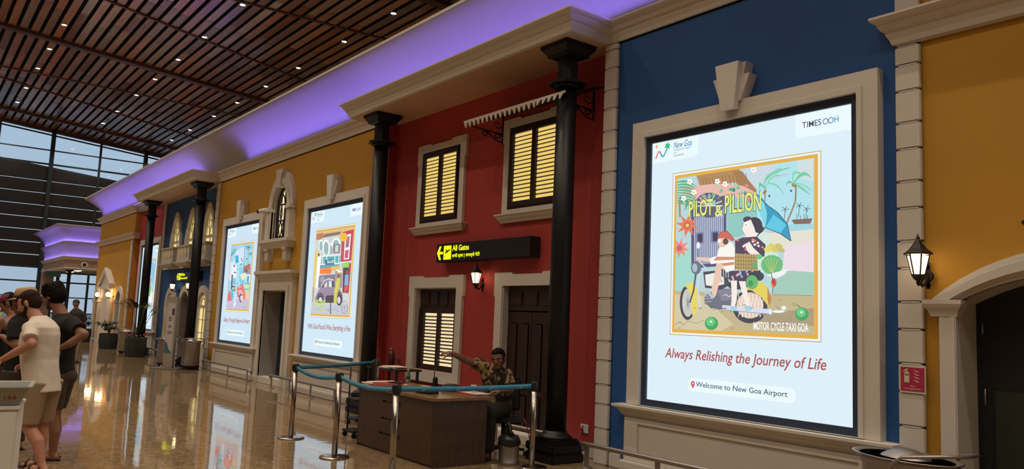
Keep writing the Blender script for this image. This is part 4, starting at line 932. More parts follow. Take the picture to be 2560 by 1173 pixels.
for z in (3.74, 4.12): box('grille_bar', -.43, .43, gy-.008, gy+.02, z-.014, z+.014, 'matte', g)
gb = MB()
for sg in (-1, 1):
    gb.tube([(sg*(.02+.0), gy, 4.12), (sg*.06, gy, 4.26), (sg*.16, gy, 4.36), (sg*.22, gy, 4.28), (sg*.235, gy, 4.12)], .014, 5)
    for cx in (.21,):
        for s2 in (-1, 1):
            gb.tube([(sg*(cx+s2*.17), gy, 3.34), (sg*(cx+s2*.11), gy, 3.55), (sg*cx, gy, 3.74), (sg*(cx+s2*.05), gy, 3.90), (sg*cx, gy, 4.12)], .014, 5)
            gb.tube([(sg*(cx+s2*.02), gy, 3.34), (sg*(cx+s2*.16), gy, 3.74)], .012, 5)
gb.build('grille_scroll', 'matte', g)
d = empty('door_2', (-17.55, Y0, 0), kind=ST); tag(d, 'passage with cream doorcase and dark blue door between two posters')
plate('doorcase', [[(-.70, 0), (-.70, 2.11), (.70, 2.11), (.70, 0), (1.0, 0), (1.0, 2.36), (-1.0, 2.36), (-1.0, 0)]], -.09, .0, 'trim', d)
plate('doorcase_bead', [[(-.70, 0), (-.70, 2.11), (.70, 2.11), (.70, 0), (.82, 0), (.82, 2.22), (-.82, 2.22), (-.82, 0)]], -.12, -.06, 'trim', d)
MB().sweep([(-.02, 2.34), (.0, 2.34), (.01, 2.38), (.05, 2.42), (.09, 2.47), (.11, 2.49), (.11, 2.555), (-.02, 2.56)], [(-1.0, 0), (-1.0, -.10), (1.0, -.10), (1.0, 0)]).build('door_crown', 'trim', d)
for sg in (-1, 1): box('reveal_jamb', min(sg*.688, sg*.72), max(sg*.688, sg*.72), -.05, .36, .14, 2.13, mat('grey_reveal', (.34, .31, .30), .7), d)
box('reveal_head', -.72, .72, -.05, .36, 2.10, 2.14, 'trim', d)
box('threshold', -.72, .72, -.10, .42, 0, .145, 'trim', d, bevel=.006)
MB().box(-.70, .70, .34, .38, .15, 2.11).build('door_panel', mat('navy_door', (.012, .030, .065), .5), d)

# arched doorway at the right edge
d = empty('door_3', (CXR, Y0, 0), kind=ST); tag(d, 'cream arched doorway with dark opening at the right edge')
o_ = seg(0, 1.11, 1.94, 1.955, .42)[1:-1]; i_ = seg(0, .90, 1.94, 1.945, .23)[1:-1]
for nm, k0, k1, ya in (('arch_moulding', 0, 1, -.07), ('arch_moulding', .14, .86, -.10), ('arch_moulding', .34, .72, -.13), ('arch_moulding', .72, 1.0, -.085)):
    a_ = [(o_[i][0]*(1-k0)+i_[i][0]*k0, o_[i][1]*(1-k0)+i_[i][1]*k0) for i in range(len(o_))]; b_ = [(o_[i][0]*(1-k1)+i_[i][0]*k1, o_[i][1]*(1-k1)+i_[i][1]*k1) for i in range(len(o_))]
    plate(nm, [a_+b_[::-1]], ya, 0, 'trim', d)
for sg in (-1, 1):
    a_, b_ = sorted((sg*.90, sg*1.03)); box('pilaster', a_, b_, -.085, -.001, 0, 1.84, 'trim', d, bevel=.004)
    a_, b_ = sorted((sg*.902, sg*.925)); box('reveal_jamb', a_, b_, .0, .35, 0, 1.95, 'trim', d)
    a_, b_ = sorted((sg*.895, sg*.935)); box('pilaster_bead', a_, b_, -.10, -.002, 0, 1.84, 'trim', d, bevel=.01)
    lo, hi = min(sg*.885, sg*1.09), max(sg*.885, sg*1.09)
    MB().sweep([(-.02, 1.83), (.0, 1.83), (.012, 1.87), (.035, 1.90), (.05, 1.93), (.05, 1.965), (-.02, 1.967)], [(lo, 0), (lo, -.09), (hi, -.09), (hi, 0)]).build('impost', 'trim', d)
rv = MB(); pts = seg(0, .905, 1.94, 1.945, .235)[1:-1]
rv.add([(x, -.03, z) for x, z in pts]+[(x, .35, z) for x, z in pts]+[(x, -.03, z+.03) for x, z in pts]+[(x, .35, z+.03) for x, z in pts], [(i+a, i+1+a, i+1+b, i+b) for i in range(len(pts)-1) for a, b in ((0, len(pts)), (2*len(pts), 3*len(pts)))]); rv.build('reveal_arch', 'trim', d)
MB().box(-.92, .92, .30, .34, 0, 2.3).build('dark_door', 'matte', d)
MB().box(-.76, .60, .27, .30, .25, 1.25).build('dark_green_panel', mat('dim_green_panel', (.022, .028, .020), .6), d)
MB().cyl((-.84, .29, 1.12), (-.84, .29, 1.26), .008).cyl((-.85, .29, 1.7), (-.85, .29, 1.8), .008).build('pull_handle', 'steel', d)
tag(MB().cyl((-2.40, Y0-.004, 2.57), (-2.40, Y0+.002, 2.57), .018, n=10).build('cable_hole', 'matte'), 'small dark round hole high on the right yellow wall', 'fitting')

# ------------------------------------------------------------------ far blue bay: pointed windows, balconies, archway
def glazed(cx, hw, z0, zs, rise, point, lab, grp, wd, fan=False):
    t = empty('arched_window', (cx, YR, 0)); tag(t, lab, 'window', grp)
    plate('surround', ring(0, hw, z0, zs, rise, wd, point=point), -.07, 0, 'trim', t); plate('inner_bead', ring(0, hw-.03, z0, zs, rise-.03, .05, point=point), -.03, -.004, 'trim', t)
    plate('lit_glass', [A(0, hw-.01, z0, zs, rise-.01, point=point)], .040, .046, 'wing', t)
    f = plate('window_frame', [A(0, hw, z0, zs, rise, point=point), A(0, hw-.05, z0+.05, zs, rise-.07, point=point)], -.005, .036, 'trim', t)
    zt = zs+.02
    box('glazing_bar', -hw+.02, hw-.02, -.01, .036, zt-.045, zt+.045, 'trim', f)
    box('glazing_bar', -.022, .022, -.002, .032, z0+.03, zt, 'trim', f)
    nb = 3 if fan else 2
    for i in range(1, nb): box('glazing_bar', -hw+.03, hw-.03, 0.0, .03, z0+(zt-z0)*i/nb-.012, z0+(zt-z0)*i/nb+.012, 'trim', f)
    b = MB()
    if fan:
        for k in range(1, 6): a = pi*k/6; b.tube([(.17*cos(a), -.008, zt+.04+.17*sin(a)), ((hw-.03)*cos(a), -.008, zt+(rise-.04)*sin(a))], .012, 5)
        b.tube([(.17*cos(pi*k/10), -.008, zt+.04+.19*sin(pi*k/10)) for k in range(11)], .014, 5)
    else:
        for sg in (-1, 1):
            b.tube([(0, -.008, zt), (sg*.06, -.008, zt+.20), (sg*.20, -.008, zt+.33), (sg*.36, -.008, zt+.30)], .012, 5)
            b.tube([(0, -.008, zt), (sg*.05, -.008, zt+.25), (sg*.10, -.008, zt+.42), (0, -.008, zt+.52)], .012, 5)
            b.tube([(sg*.09, -.008, zt+.42), (sg*.16, -.008, zt+.55)], .012, 5)
        b.tube([(0, -.008, zt+.5), (0, -.008, zt+rise-.08)], .012, 5)
    b.build('tracery', 'trim', f)
    cu = MB()
    for i in range(9): x = -hw+.08+i*(2*hw-.16)/8; cu.box(x-.006, x+.006, .037, .0397, z0+.03, zt)
    cu.build('blind_folds', 'winp', t)
    return t
for c, l in zip(PW, ('left pointed lit window above the balconies', 'middle pointed lit window above the balconies', 'right pointed lit window above the balconies, beside the black column')):
    glazed(c, .47, 3.0, 3.72, .83, True, l, 'pointed lit windows on the far blue wall', .16)
glazed(-27.15, .43, .55, 1.66, .44, False, 'round topped lit window left of the far archway, behind the information totem', 'round topped lit windows on the far blue wall', .17, True)
glazed(-23.7, .43, .55, 1.66, .44, False, 'round topped lit window right of the far archway', 'round topped lit windows on the far blue wall', .17, True)
for c in (-27.15, -23.7): tag(box('trim_20', c-.55, c+.55, YR-.06, YR, .0, .55, 'trim', bevel=.006), 'cream panel under a round topped window', kind=ST)
d = empty('door_4', (-25.45, YR, 0), kind=ST); tag(d, 'open cream archway on the far blue wall')
plate('surround', ring(0, .50, 0, 1.62, .50, .17), -.08, 0, 'trim', d)
rv = MB(); pts = A(0, .492, 0.0, 1.62, .492); n = len(pts)
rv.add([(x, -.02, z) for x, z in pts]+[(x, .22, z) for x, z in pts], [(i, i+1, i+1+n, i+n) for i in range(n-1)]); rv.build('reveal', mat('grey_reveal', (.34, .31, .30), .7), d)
box('dark_door', -.52, .52, .20, .24, 0, 2.2, 'matte', d)
for nm, c, l in (('left', -27.1, 0), ('mid', -25.3, 0), ('right', -23.62, 0)):
    t = empty('balcony', (c, YR, 3.0)); tag(t, {'left': 'left cream balcony under the pointed windows', 'mid': 'middle cream balcony under the pointed windows', 'right': 'right cream balcony under the pointed windows'}[nm], 'balcony', 'cream balconies on the far blue wall')
    W_, D_ = .66, .27
    plate('front_panel', [rect(-W_, W_, 0, .48), rect(-W_+.13, W_-.13, .16, .44)], -D_, -D_+.05, 'trim', t)
    for sg in (-1, 1): a_, b_ = sorted((sg*W_, sg*(W_-.05))); box('side_panel', a_, b_, -D_+.05, 0, 0, .48, 'trim', t)
    MB().sweep([(-.05, .48), (.03, .48), (.04, .50), (.04, .53), (-.05, .53)], [(-W_, 0), (-W_, -D_), (W_, -D_), (W_, 0)]).build('handrail', 'trim', t)
    MB().sweep([(-.27, -.10), (-.06, -.10), (.0, -.08), (.03, -.03), (.07, -.01), (.07, .03), (-.27, .03)], [(-W_, 0), (-W_, -D_), (W_, -D_), (W_, 0)]).build('floor_moulding', 'trim', t)
    for i in range(3): MB().lathe([(.02, .0), (.045, .05), (.05, .10), (.025, .17), (.03, .26), (.02, .29)], (-.28+i*.28, -D_+.03, .155), n=8).build('baluster', 'trim', t)
tag(box('trim_21', -28.5, -22.6, YR-.05, YR, 2.86, 2.93, 'trim'), 'cream string course under the far balconies', kind=ST)

# farthest yellow wall: gabled niche and arched niches
t = empty('gabled_niche', (-36.25, Y0, 0)); tag(t, 'cream pointed gable doorcase on the farthest yellow wall', 'doorcase')
MB().box(-.95, .95, -.10, 0, 0, 2.3).build('case_panel', 'trim', t, bevel=.01)
plate('gable', [[(-1.15, 2.28), (1.15, 2.28), (1.15, 2.45), (0, 3.08), (-1.15, 2.45)]], -.16, 0, 'trim', t)
plate('gable_rim', [[(-1.22, 2.25), (1.22, 2.25), (1.22, 2.47), (0, 3.14), (-1.22, 2.47)], [(-1.0, 2.36), (1.0, 2.36), (0, 2.95)]], -.24, -.1, 'trim', t)
plate('inner_panel', [rect(-.6, .6, .15, 2.1)], -.13, -.05, 'trim', t)
for c, l in ((-38.35, 'left tall arched niche on the farthest yellow wall'), (-34.0, 'right tall arched niche on the farthest yellow wall')):
    t = empty('arched_niche', (c, Y0, 0)); tag(t, l, 'niche', 'tall arched niches on the farthest yellow wall')
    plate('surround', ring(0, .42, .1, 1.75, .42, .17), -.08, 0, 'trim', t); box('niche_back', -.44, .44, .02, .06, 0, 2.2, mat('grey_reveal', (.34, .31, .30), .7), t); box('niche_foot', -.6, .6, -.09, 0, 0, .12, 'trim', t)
    for sg in (-1, 1): box('impost', sg*.51-.11, sg*.51+.11, -.12, 0, 1.70, 1.80, 'trim', t, bevel=.006)

# ------------------------------------------------------------------ far kiosk with violet cove
k = empty('kiosk', (-49, 6.85, 0)); tag(k, 'small pavilion with violet lit flared roof before the far glazing', 'kiosk')
kp = [(-8.3, 6), (-8.3, 0), (0, 0), (0, 8)]
kc = [(-.3, 3.42), (.0, 3.42), (.03, 3.45), (.06, 3.50), (.06, 3.53), (.0, 3.54), (-.3, 3.54)]
MB().sweep(kc, kp).build('lower_moulding', 'trim', k)
MB().sweep([(-.3, 3.53), (-.02, 3.53), (-.02, 3.95), (-.3, 3.95)], kp).build('stone_band', 'band', k)
MB().sweep([(-.3, 3.94), (.0, 3.94), (.05, 4.0), (.10, 4.08), (.12, 4.13), (-.02, 4.13), (-.3, 4.13)], kp).build('upper_moulding', 'trim', k)
MB().sweep([(-.02, 4.10), (-.02, 4.55), (.03, 4.66), (.10, 4.78), (.17, 4.90), (.17, 4.96), (.02, 4.97), (-.3, 4.97)], kp, smooth=True).build('lower_cove', 'cove', k)
MB().sweep([(.0, 4.95), (.01, 5.05), (.06, 5.25), (.15, 5.42), (.28, 5.58), (.42, 5.70), (.60, 5.78), (.62, 5.82), (.55, 5.84), (-.3, 5.84)], kp, smooth=True).build('upper_cove', 'cove', k)
MB().box(-8.25, 0, .05, 8, 3.5, 3.56).build('kiosk_ceiling', 'cove', k)
for x, y in ((-3.2, 1.2), (-1.2, 3.0), (-5.8, 1.2), (-3.6, 4.5)): MB().box(x-.45, x+.45, y-.12, y+.12, 3.47, 3.5).build('ceiling_panel_light', emat('panel_light_glow', (.95, .97, 1.0), 4.0), k)
for x, y in ((-.3, .35), (-8.0, .4), (-4.2, .35), (-.3, 5.5)):
    MB().lathe([(.15, 0), (.15, .3), (.10, .34), (.09, 3.1), (.10, 3.14), (.15, 3.18), (.15, 3.2), (.10, 3.22), (.09, 3.28), (.22, 3.42)], (x, y, 0), n=14).build('column', 'black', k)
MB().box(-8.3, -7.75, -.02, .5, 0, 3.45).build('end_pier', 'band', k)
MB().cyl((.0, 1.0, 3.73), (-.08, 1.0, 3.73), .17, n=20).build('round_vent_rim', 'trim', k).location = (.03, 0, 0)
MB().cyl((.05, 1.0, 3.73), (.0, 1.0, 3.73), .09, n=16).build('round_vent', 'matte', k)
for (x, y, sx_, sy_) in ((-53.1, 6.80, 8, .04), (-48.95, 10, .04, 7)):
    for z, pw in ((4.15, 1.0), (4.99, 1.0)):
        r_ = (radians(180-10), 0, 0) if sx_ > 1 else (radians(180), radians(-10), 0)
        lamp('kiosk_strip', 'AREA', (x, y, z), COVE_W*.9*max(sx_, sy_)*pw*.55, COVE_C, (sx_, sy_), rot=r_)
t = empty('exit_sign', (-47.0, 5.78, 0)); tag(t, 'dark green hanging direction sign below the far pavilion roof', 'sign')
MB().box(0, .05, 0, .70, 2.93, 3.20).build('sign_body', mat('dark_green', (.01, .05, .035), .5), t); MB().cyl((.02, .35, 0), (.02, .35, 2.93), .05).lathe([(.14, 0), (.14, .2), (.06, .25)], (.02, .35, 0)).build('sign_post', 'black', t)
# ------------------------------------------------------------------ wall bumper rails
def bumper(x0, x1, posts, y, lab):
    t = empty('bumper_rail', (x0, y, 0)); tag(t, lab, 'rail', 'low steel trolley bumper rails along the facades'); L = x1-x0
    MB().tube([(0, .05, .19), (-.01, .03, .235), (.01, 0, .26), (.05, -.005, .268), (L-.05, -.005, .268), (L-.01, 0, .26), (L+.01, .03, .235), (L, .05, .19)], .027, 10).build('rail_tube', 'steel', t)
    for p in posts:
        MB().box(p-x0-.035, p-x0+.035, -.005, .005, .01, .25).cyl((p-x0, 0, 0), (p-x0, 0, .012), .065, n=16).build('rail_post', 'steel', t)
bumper(-6.93, -3.62, [-6.83, -5.75, -4.7, -3.72], 6.44, 'low steel bumper rail under the largest poster')
bumper(-9.9, -7.72, [-9.75, -8.75, -7.85], 6.55, 'low steel bumper rail in front of the dark double door')
bumper(-16.85, -12.62, [-16.71, -15.72, -14.66, -13.6, -12.72], 6.46, 'low steel bumper rail under the car poster')
bumper(-21.8, -18.2, [-21.7, -21.08, -19.7, -18.33], 6.50, 'low steel bumper rail under the harbour poster')
bumper(-28.0, -24.6, [-27.9, -26.9, -25.8, -24.7], 6.55, 'low steel bumper rail left of the information totem')
bumper(-34.9, -29.3, [-34.8, -33.4, -32.0, -30.6, -29.4], 6.66, 'farthest low steel bumper rail behind the planters')

# ------------------------------------------------------------------ belt barriers
belt_m = mat('blue_belt_web', (.045, .26, .42), .7); beltw = mat('belt_print_white', (.50, .55, .56), .7)
def post(x, y, label, dark=False):
    t = empty('barrier_post', (x, y, 0)); tag(t, label, 'barrier post', 'steel belt barrier posts around the desk')
    MB().lathe([(.172, 0), (.175, .006), (.17, .014), (.12, .022), (.06, .030), (.04, .036)], n=28).build('base_disc', 'chrome' if not dark else 'steel', t)
    MB().lathe([(.033, .03), (.033, .89)], n=20).build('tube', 'chrome', t)
    MB().lathe([(.040, .868), (.042, .875), (.042, .955), (.038, .963), (.02, .965)], n=18).box(-.015, .015, -.047, .047, .885, .945).build('belt_head', 'plastic', t, bevel=.002)
    return t
PS = [(-10.11, 4.225), (-8.60, 4.135), (-7.105, 4.05), (-7.13, 5.87), (-11.22, 6.02)]
for p, l in zip(PS, ('steel belt barrier post farthest left, where two blue belts meet', 'steel belt barrier post second from the left, in front of the long desk side', 'steel belt barrier post nearest the desk corner, cut by the picture bottom', 'steel belt barrier post right of the guard, before the black column', 'steel belt barrier post hidden behind the black office chair')):
    post(*p, l)
def belt(a, b, sag, label, lo=0):
    ax, ay = a; bx, by = b; L = hypot(bx-ax, by-ay); ang = atan2(by-ay, bx-ax)
    t = empty('barrier_belt', (ax, ay, .915), ang); tag(t, label, 'barrier belt', 'blue printed belts between the barrier posts')
    N = 16; V = []
    zc = lambda u: -sag*4*u*(1-u)
    for i in range(N+1):
        u = i/N; x = .04+u*(L-.08)
        for yy in (-.0012, .0012):
            for z in (-.026, .026): V.append((x, yy, zc(u)+z))
    F = []
    for i in range(N):
        a_, b_ = i*4, i*4+4
        F += [(a_, b_, b_+1, a_+1), (a_+2, a_+3, b_+3, b_+2), (a_, a_+2, b_+2, b_), (a_+1, b_+1, b_+3, a_+3)]
    MB().add(V, F, True).build('webbing', belt_m, t)
    n = max(2, int(L/.42))
    for i in range(n):
        u = (i+.6)/n
        if u > .97: continue
        x = .04+u*(L-.08); z = zc(u); sl_ = atan2(zc(u+.02)-z, .02*L); shp = logo_shapes(0, -.5*.042, .042); mb = MB()
        for _, pts in shp: mb.add([(x+px*cos(sl_)-pz*sin(sl_), -.0022, z+px*sin(sl_)+pz*cos(sl_)) for px, pz in pts], [tuple(range(len(pts)))])
        for q in range(5): mb.add([(x+.055+q*.011, -.0022, z+.006), (x+.062+q*.011, -.0022, z+.006), (x+.062+q*.011, -.0022, z+.012), (x+.055+q*.011, -.0022, z+.012)], [(0, 1, 2, 3)])
        mb.build('printed_mark', beltw, t)
belt(PS[0], PS[1], .055, 'slack blue belt between the two leftmost barrier posts'); belt(PS[1], PS[2], .05, 'slack blue belt in front of the long desk side')
belt(PS[2], PS[3], .012, 'taut bright blue belt crossing in front of the guard'); belt(PS[0], PS[4], .01, 'blue belt running back behind the office chair')

# ------------------------------------------------------------------ security desk
t = empty('security_desk', (-9.34, 4.79, 0)); tag(t, 'dark brown laminate desk with slotted front inside the belt barriers', 'desk')
MB().box(0, 1.79, .02, .045, .0, .725).build('front_panel', 'desk', t)
fr = plate('front_cladding', [rect(.02, 1.77, .03, .72), rect(.62, 1.02, .60, .622), rect(.60, 1.03, .40, .422), rect(.58, 1.04, .22, .242)], .0, .022, 'desk', t)
for i, (x, z) in enumerate(((1.02, .58), (1.03, .38), (1.04, .20))): MB().box(x, x+.02, -.008, .012, z, z+.06).build('slot_trim', 'dwood', t)
MB().box(1.775, 1.80, .0, .72, .0, .725).build('end_panel', 'desk', t, bevel=.002)
MB().box(-.01, .015, .0, .72, .0, .725).build('end_panel', 'desk', t, bevel=.002)
MB().box(-.10, 1.83, -.035, .80, .725, .758).build('desk_top', 'desktop', t, bevel=.003)
MB().box(1.40, 1.77, .1, .7, .12, .70).build('drawer_box', 'desk', t, bevel=.003)
for i in range(3): MB().box(1.41, 1.76, .7, .715, .14+i*.19, .31+i*.19).build('drawer', 'desk', t, bevel=.003)
DT = .758
# things on the desk
def thing(name, loc, rz, label, cat, group=None): return empty(name, loc, rz, label, cat, group)
t = thing('open_register', (-9.28, 5.12, DT), .1, 'open ledger book with pale pages at the left end of the desk', 'book')
pg = MB(); 
for sg in (-1, 1):
    n = 8; V = []
    for i in range(n+1):
        u = i/n; x = sg*(.01+.27*u); z = .012+.030*sin(pi*min(1, u*1.3))*(1-u*.6)
        V += [(x, -.19, z), (x, .19, z), (x, -.19, .002), (x, .19, .002)]
    pg.add(V, [(i*4, i*4+4, i*4+5, i*4+1) for i in range(n)]+[(i*4, i*4+2, i*4+6, i*4+4) for i in range(n)]+[(i*4+1, i*4+5, i*4+7, i*4+3) for i in range(n)]+[(n*4, n*4+2, n*4+3, n*4+1)], True)
pg.build('pages', 'paper', t); MB().box(-.29, .29, -.2, .2, 0, .003).build('cover', 'redpaper', t)
def stack(name, loc, rz, w_, d_, h_, m, lab, cat, grp=None):
    o = empty(name, loc, rz, lab, cat, grp); MB().box(-w_/2, w_/2, -d_/2, d_/2, 0, .003).box(-w_/2, w_/2, -d_/2, d_/2, h_-.003, h_).build('cover', m, o); MB().box(-w_/2+.006, w_/2-.006, -d_/2+.006, d_/2-.006, .003, h_-.003).build('pages', 'paper', o); return o
stack('folder', (-9.05, 4.98, DT), .15, .34, .26, .018, 'redpaper', 'closed red folder lowest in the pile beside the ledger', 'folder', 'red folders on the desk')
stack('folder', (-9.0, 5.0, DT+.018), .05, .36, .25, .022, 'redpaper', 'thick red folder topmost in the pile beside the ledger', 'folder', 'red folders on the desk')
stack('folder', (-7.86, 5.52, DT), -.1, .36, .25, .016, 'redpaper', 'red folder under loose paper near the guard', 'folder', 'red folders on the desk')
o = box('paper_sheet', -.17, .17, -.10, .12, 0, .002, 'white'); o.location = (-7.84, 5.54, DT+.016); tag(o, 'white paper sheet lying on the red folder near the guard', 'paper')
o = box('notebook', -.10, .10, -.07, .07, 0, .012, 'plastic'); o.location = (-8.97, 5.12, DT+.041); o.rotation_euler = (0, 0, .3); tag(o, 'small black notebook on the red folder pile', 'notebook')
bl = bpy.data.materials.new('clear_bottle'); bl.use_nodes = True; b_ = bl.node_tree.nodes['Principled BSDF']; b_.inputs['Base Color'].default_value = (.75, .85, .85, 1); b_.inputs['Transmission Weight'].default_value = .85; b_.inputs['Roughness'].default_value = .08; b_.inputs['IOR'].default_value = 1.2
t = thing('water_bottle', (-9.36, 5.50, DT), 0, 'small clear water bottle with green label on the desk', 'bottle')
MB().lathe([(.026, 0), (.031, .006), (.031, .06), (.029, .065), (.031, .07), (.031, .12), (.026, .145), (.013, .165), (.013, .178)], n=16).build('bottle_body', bl, t)
MB().lathe([(.0325, .062), (.0325, .115)], n=16).build('label', mat('green_label', (.02, .13, .08), .5), t); MB().lathe([(.0145, .175), (.0145, .19), (.005, .191)], n=12).build('cap', 'white', t)
t = thing('walkie_talkie', (-8.36, 5.30, DT), .3, 'black walkie talkie with long antenna standing in its charger on the desk', 'radio')
MB().box(-.045, .045, -.035, .035, 0, .04).build('charger', 'plastic', t, bevel=.008); MB().box(-.03, .03, -.018, .018, .02, .155).build('handset', 'plastic', t, bevel=.005); MB().cyl((-.018, 0, .15), (-.018, 0, .27), .007, .004).build('antenna', 'plastic', t); MB().cyl((.012, 0, .15), (.012, 0, .172), .008).build('knob', 'plastic', t)
t = thing('desk_phone', (-8.08, 5.02, DT), .2, 'black desk phone low at the near desk corner', 'telephone')
MB().box(-.13, .13, -.08, .08, 0, .03).build('phone_base', 'plastic', t, bevel=.01); MB().tube([(-.12, .03, .04), (-.08, .03, .055), (.08, .03, .055), (.12, .03, .04)], [.022, .016, .016, .022]).build('handset', 'plastic', t)
tt = MB().lathe([(.13, 0), (.13, .04), (.11, .07), (.06, .085), (0.005, .085)], n=20).build('peaked_cap', 'matte'); tt.location = (-8.27, 5.48, DT); tag(tt, 'black cloth cap lying on the desk left of the guard', 'cap')
t = thing('paper_cup', (-7.72, 5.46, DT+.018+.02), 0, 'small white paper cup standing on the desk before the guard', 'cup'); t.location = (-7.86, 5.53, DT)
MB().lathe([(.026, 0), (.037, .105), (.039, .108), (.035, .108), (.025, .004)], n=16).build('cup_wall', 'white', t)
# second table by the wall, its papers, office chair, extinguisher
t = thing('side_table', (-11.60, 6.45, 0), 0, 'narrow brown table by the red wall behind the office chair', 'table')
MB().box(-.38, .62, -.22, .25, .78, .81).build('table_top', 'dwood', t, bevel=.003)
for x in (-.34, .57):
    for y in (-.18, .2): MB().box(x-.018, x+.018, y-.018, y+.018, 0, .78).build('leg', 'plastic', t)
for i, (x, y, r_, l) in enumerate(((-11.45, 6.42, .2, 'bottom'), (-11.42, 6.45, -.15, 'top'))):
    o = box('paper_pile', -.2, .2, -.14, .14, 0, .014, 'paper'); o.location = (x, y, .81+.014*i); o.rotation_euler = (0, 0, r_); tag(o, 'pale %s paper bundle on the side table by the red wall' % l, 'papers', 'paper bundles on the side table')
t = thing('office_chair', (-11.02, 5.78, 0), radians(-32), 'black office chair with curved mesh back left of the desk', 'chair')
bk = MB(); n = 8; V = []
for j in range(7):
    z = .60+.40*j/6; wj = .165*(1-.12*(j/6)**3)*(0.93 if j == 6 else 1)
    for i in range(n+1): u = 2*i/n-1; V.append((u*wj, .05+.05*(1-u*u)+.05*(j/6-.5)**2, z+(-.03*u*u if j == 6 else 0)))
k0 = len(V); V += [(x, y+.022, z) for x, y, z in V]
F = [(j*(n+1)+i, j*(n+1)+i+1, (j+1)*(n+1)+i+1, (j+1)*(n+1)+i) for j in range(6) for i in range(n)]; F += [tuple(q+k0 for q in f[::-1]) for f in F]
bd = [i for i in range(n+1)]+[j*(n+1)+n for j in range(1, 7)]+[6*(n+1)+i for i in range(n-1, -1, -1)]+[j*(n+1) for j in range(5, 0, -1)]
F += [(bd[i], bd[(i+1) % len(bd)], bd[(i+1) % len(bd)]+k0, bd[i]+k0) for i in range(len(bd))]
bk.add(V, F, True).build('backrest', 'plastic', t)
MB().tube([(0, .09, .70), (0, .14, .55), (0, .10, .42), (0, 0, .40)], .02).build('back_strut', 'plastic', t); MB().box(-.22, .22, -.24, .18, .42, .48).build('seat', 'matte', t, bevel=.02)
MB().cyl((0, 0, .08), (0, 0, .42), .025).build('gas_column', 'plastic', t)
for i in range(5):
    a = 2*pi*i/5; lg_ = MB().tube([(0, 0, .11), (.26*cos(a), .26*sin(a), .075)], [.025, .016]).build('leg', 'plastic', t); MB().cyl((.26*cos(a)-.02, .26*sin(a), .03), (.26*cos(a)+.02, .26*sin(a), .03), .03).build('caster', 'plastic', lg_)
t = thing('fire_extinguisher', (-12.18, 6.80, .72), 0, 'dark fire extinguisher hanging in the corner left of the red wall', 'extinguisher')
MB().lathe([(.05, 0), (.062, .02), (.062, .26), (.04, .31), (.02, .33)], n=16).build('cylinder', mat('dark_red_enamel', (.10, .012, .012), .35), t); MB().cyl((0, 0, .33), (0, 0, .37), .02).box(-.05, .03, -.01, .01, .37, .385).build('valve', 'steel', t); MB().tube([(.02, 0, .35), (.06, 0, .3), (.072, 0, .1)], .008).build('hose', 'plastic', t); MB().box(-.03, .03, .062, .17, .15, .2).build('wall_bracket', 'steel', t)
t = thing('wheeled_stand', (-10.02, 4.98, 0), 0, 'thin black wheeled stand at the left end of the desk', 'stand')
MB().cyl((0, 0, .09), (0, 0, .93), .011).cyl((.22, .3, .09), (.22, .3, .80), .011).build('pole', 'matte', t); MB().box(-.03, .26, -.03, .33, .50, .515).build('shelf', 'matte', t); MB().box(-.03, .26, -.03, .33, .24, .255).build('shelf', 'matte', t)
MB().box(-.05, .28, -.05, .35, .07, .10).build('base_frame', 'matte', t)
for x, y in ((-.02, -.02), (.25, -.02), (-.02, .32), (.25, .32)): MB().cyl((x-.012, y, .035), (x+.012, y, .035), .035).build('caster', 'plastic', t)
# bin beside the desk
t = thing('waste_bin', (-7.42, 5.76, 0), 0, 'small steel waste bin with a knotted black bag beside the desk', 'bin')
MB().lathe([(.118, 0), (.122, .012), (.122, .03), (.118, .035), (.118, .27), (.125, .275)], n=24).build('bin_body', 'steel', t)
bg_ = MB(); V = []; n = 20
for j, (r, z) in enumerate(((.126, .215), (.132, .24), (.13, .27), (.128, .29), (.10, .315), (.06, .325), (.03, .33))):
    for i in range(n): a = 2*pi*i/n; rr = r*(1+.05*sin(a*5+j*2)*(1 if j > 0 else .6)); V.append((rr*cos(a), rr*sin(a), z+.012*sin(a*3+j)))
bg_.add(V, [(j*n+i, j*n+(i+1) % n, (j+1)*n+(i+1) % n, (j+1)*n+i) for j in range(6) for i in range(n)]+[tuple(range(6*n, 7*n))], True)
bg_.tube([(-.03, 0, .30), (-.06, 0, .36), (-.05, .01, .42), (-.02, 0, .46), (0, 0, .44), (.01, 0, .36), (.04, .02, .33)], [.03, .035, .03, .018, .02, .03, .025], 8); bg_.build('bin_liner', 'plastic', t)
o = MB().tube([(-7.71, 6.20, .46), (-7.68, 6.22, .38), (-7.66, 6.26, .22), (-7.68, 6.34, .08), (-7.70, 6.45, .014), (-7.72, 6.66, .01), (-7.62, 6.84, .02), (-7.53, 6.92, .16), (-7.47, 6.935, .30)], .006, 6).build('power_cable', mat('red_cable', (.35, .04, .03), .5)); tag(o, 'thin red cable running from the wall to the guard chair', 'cable')
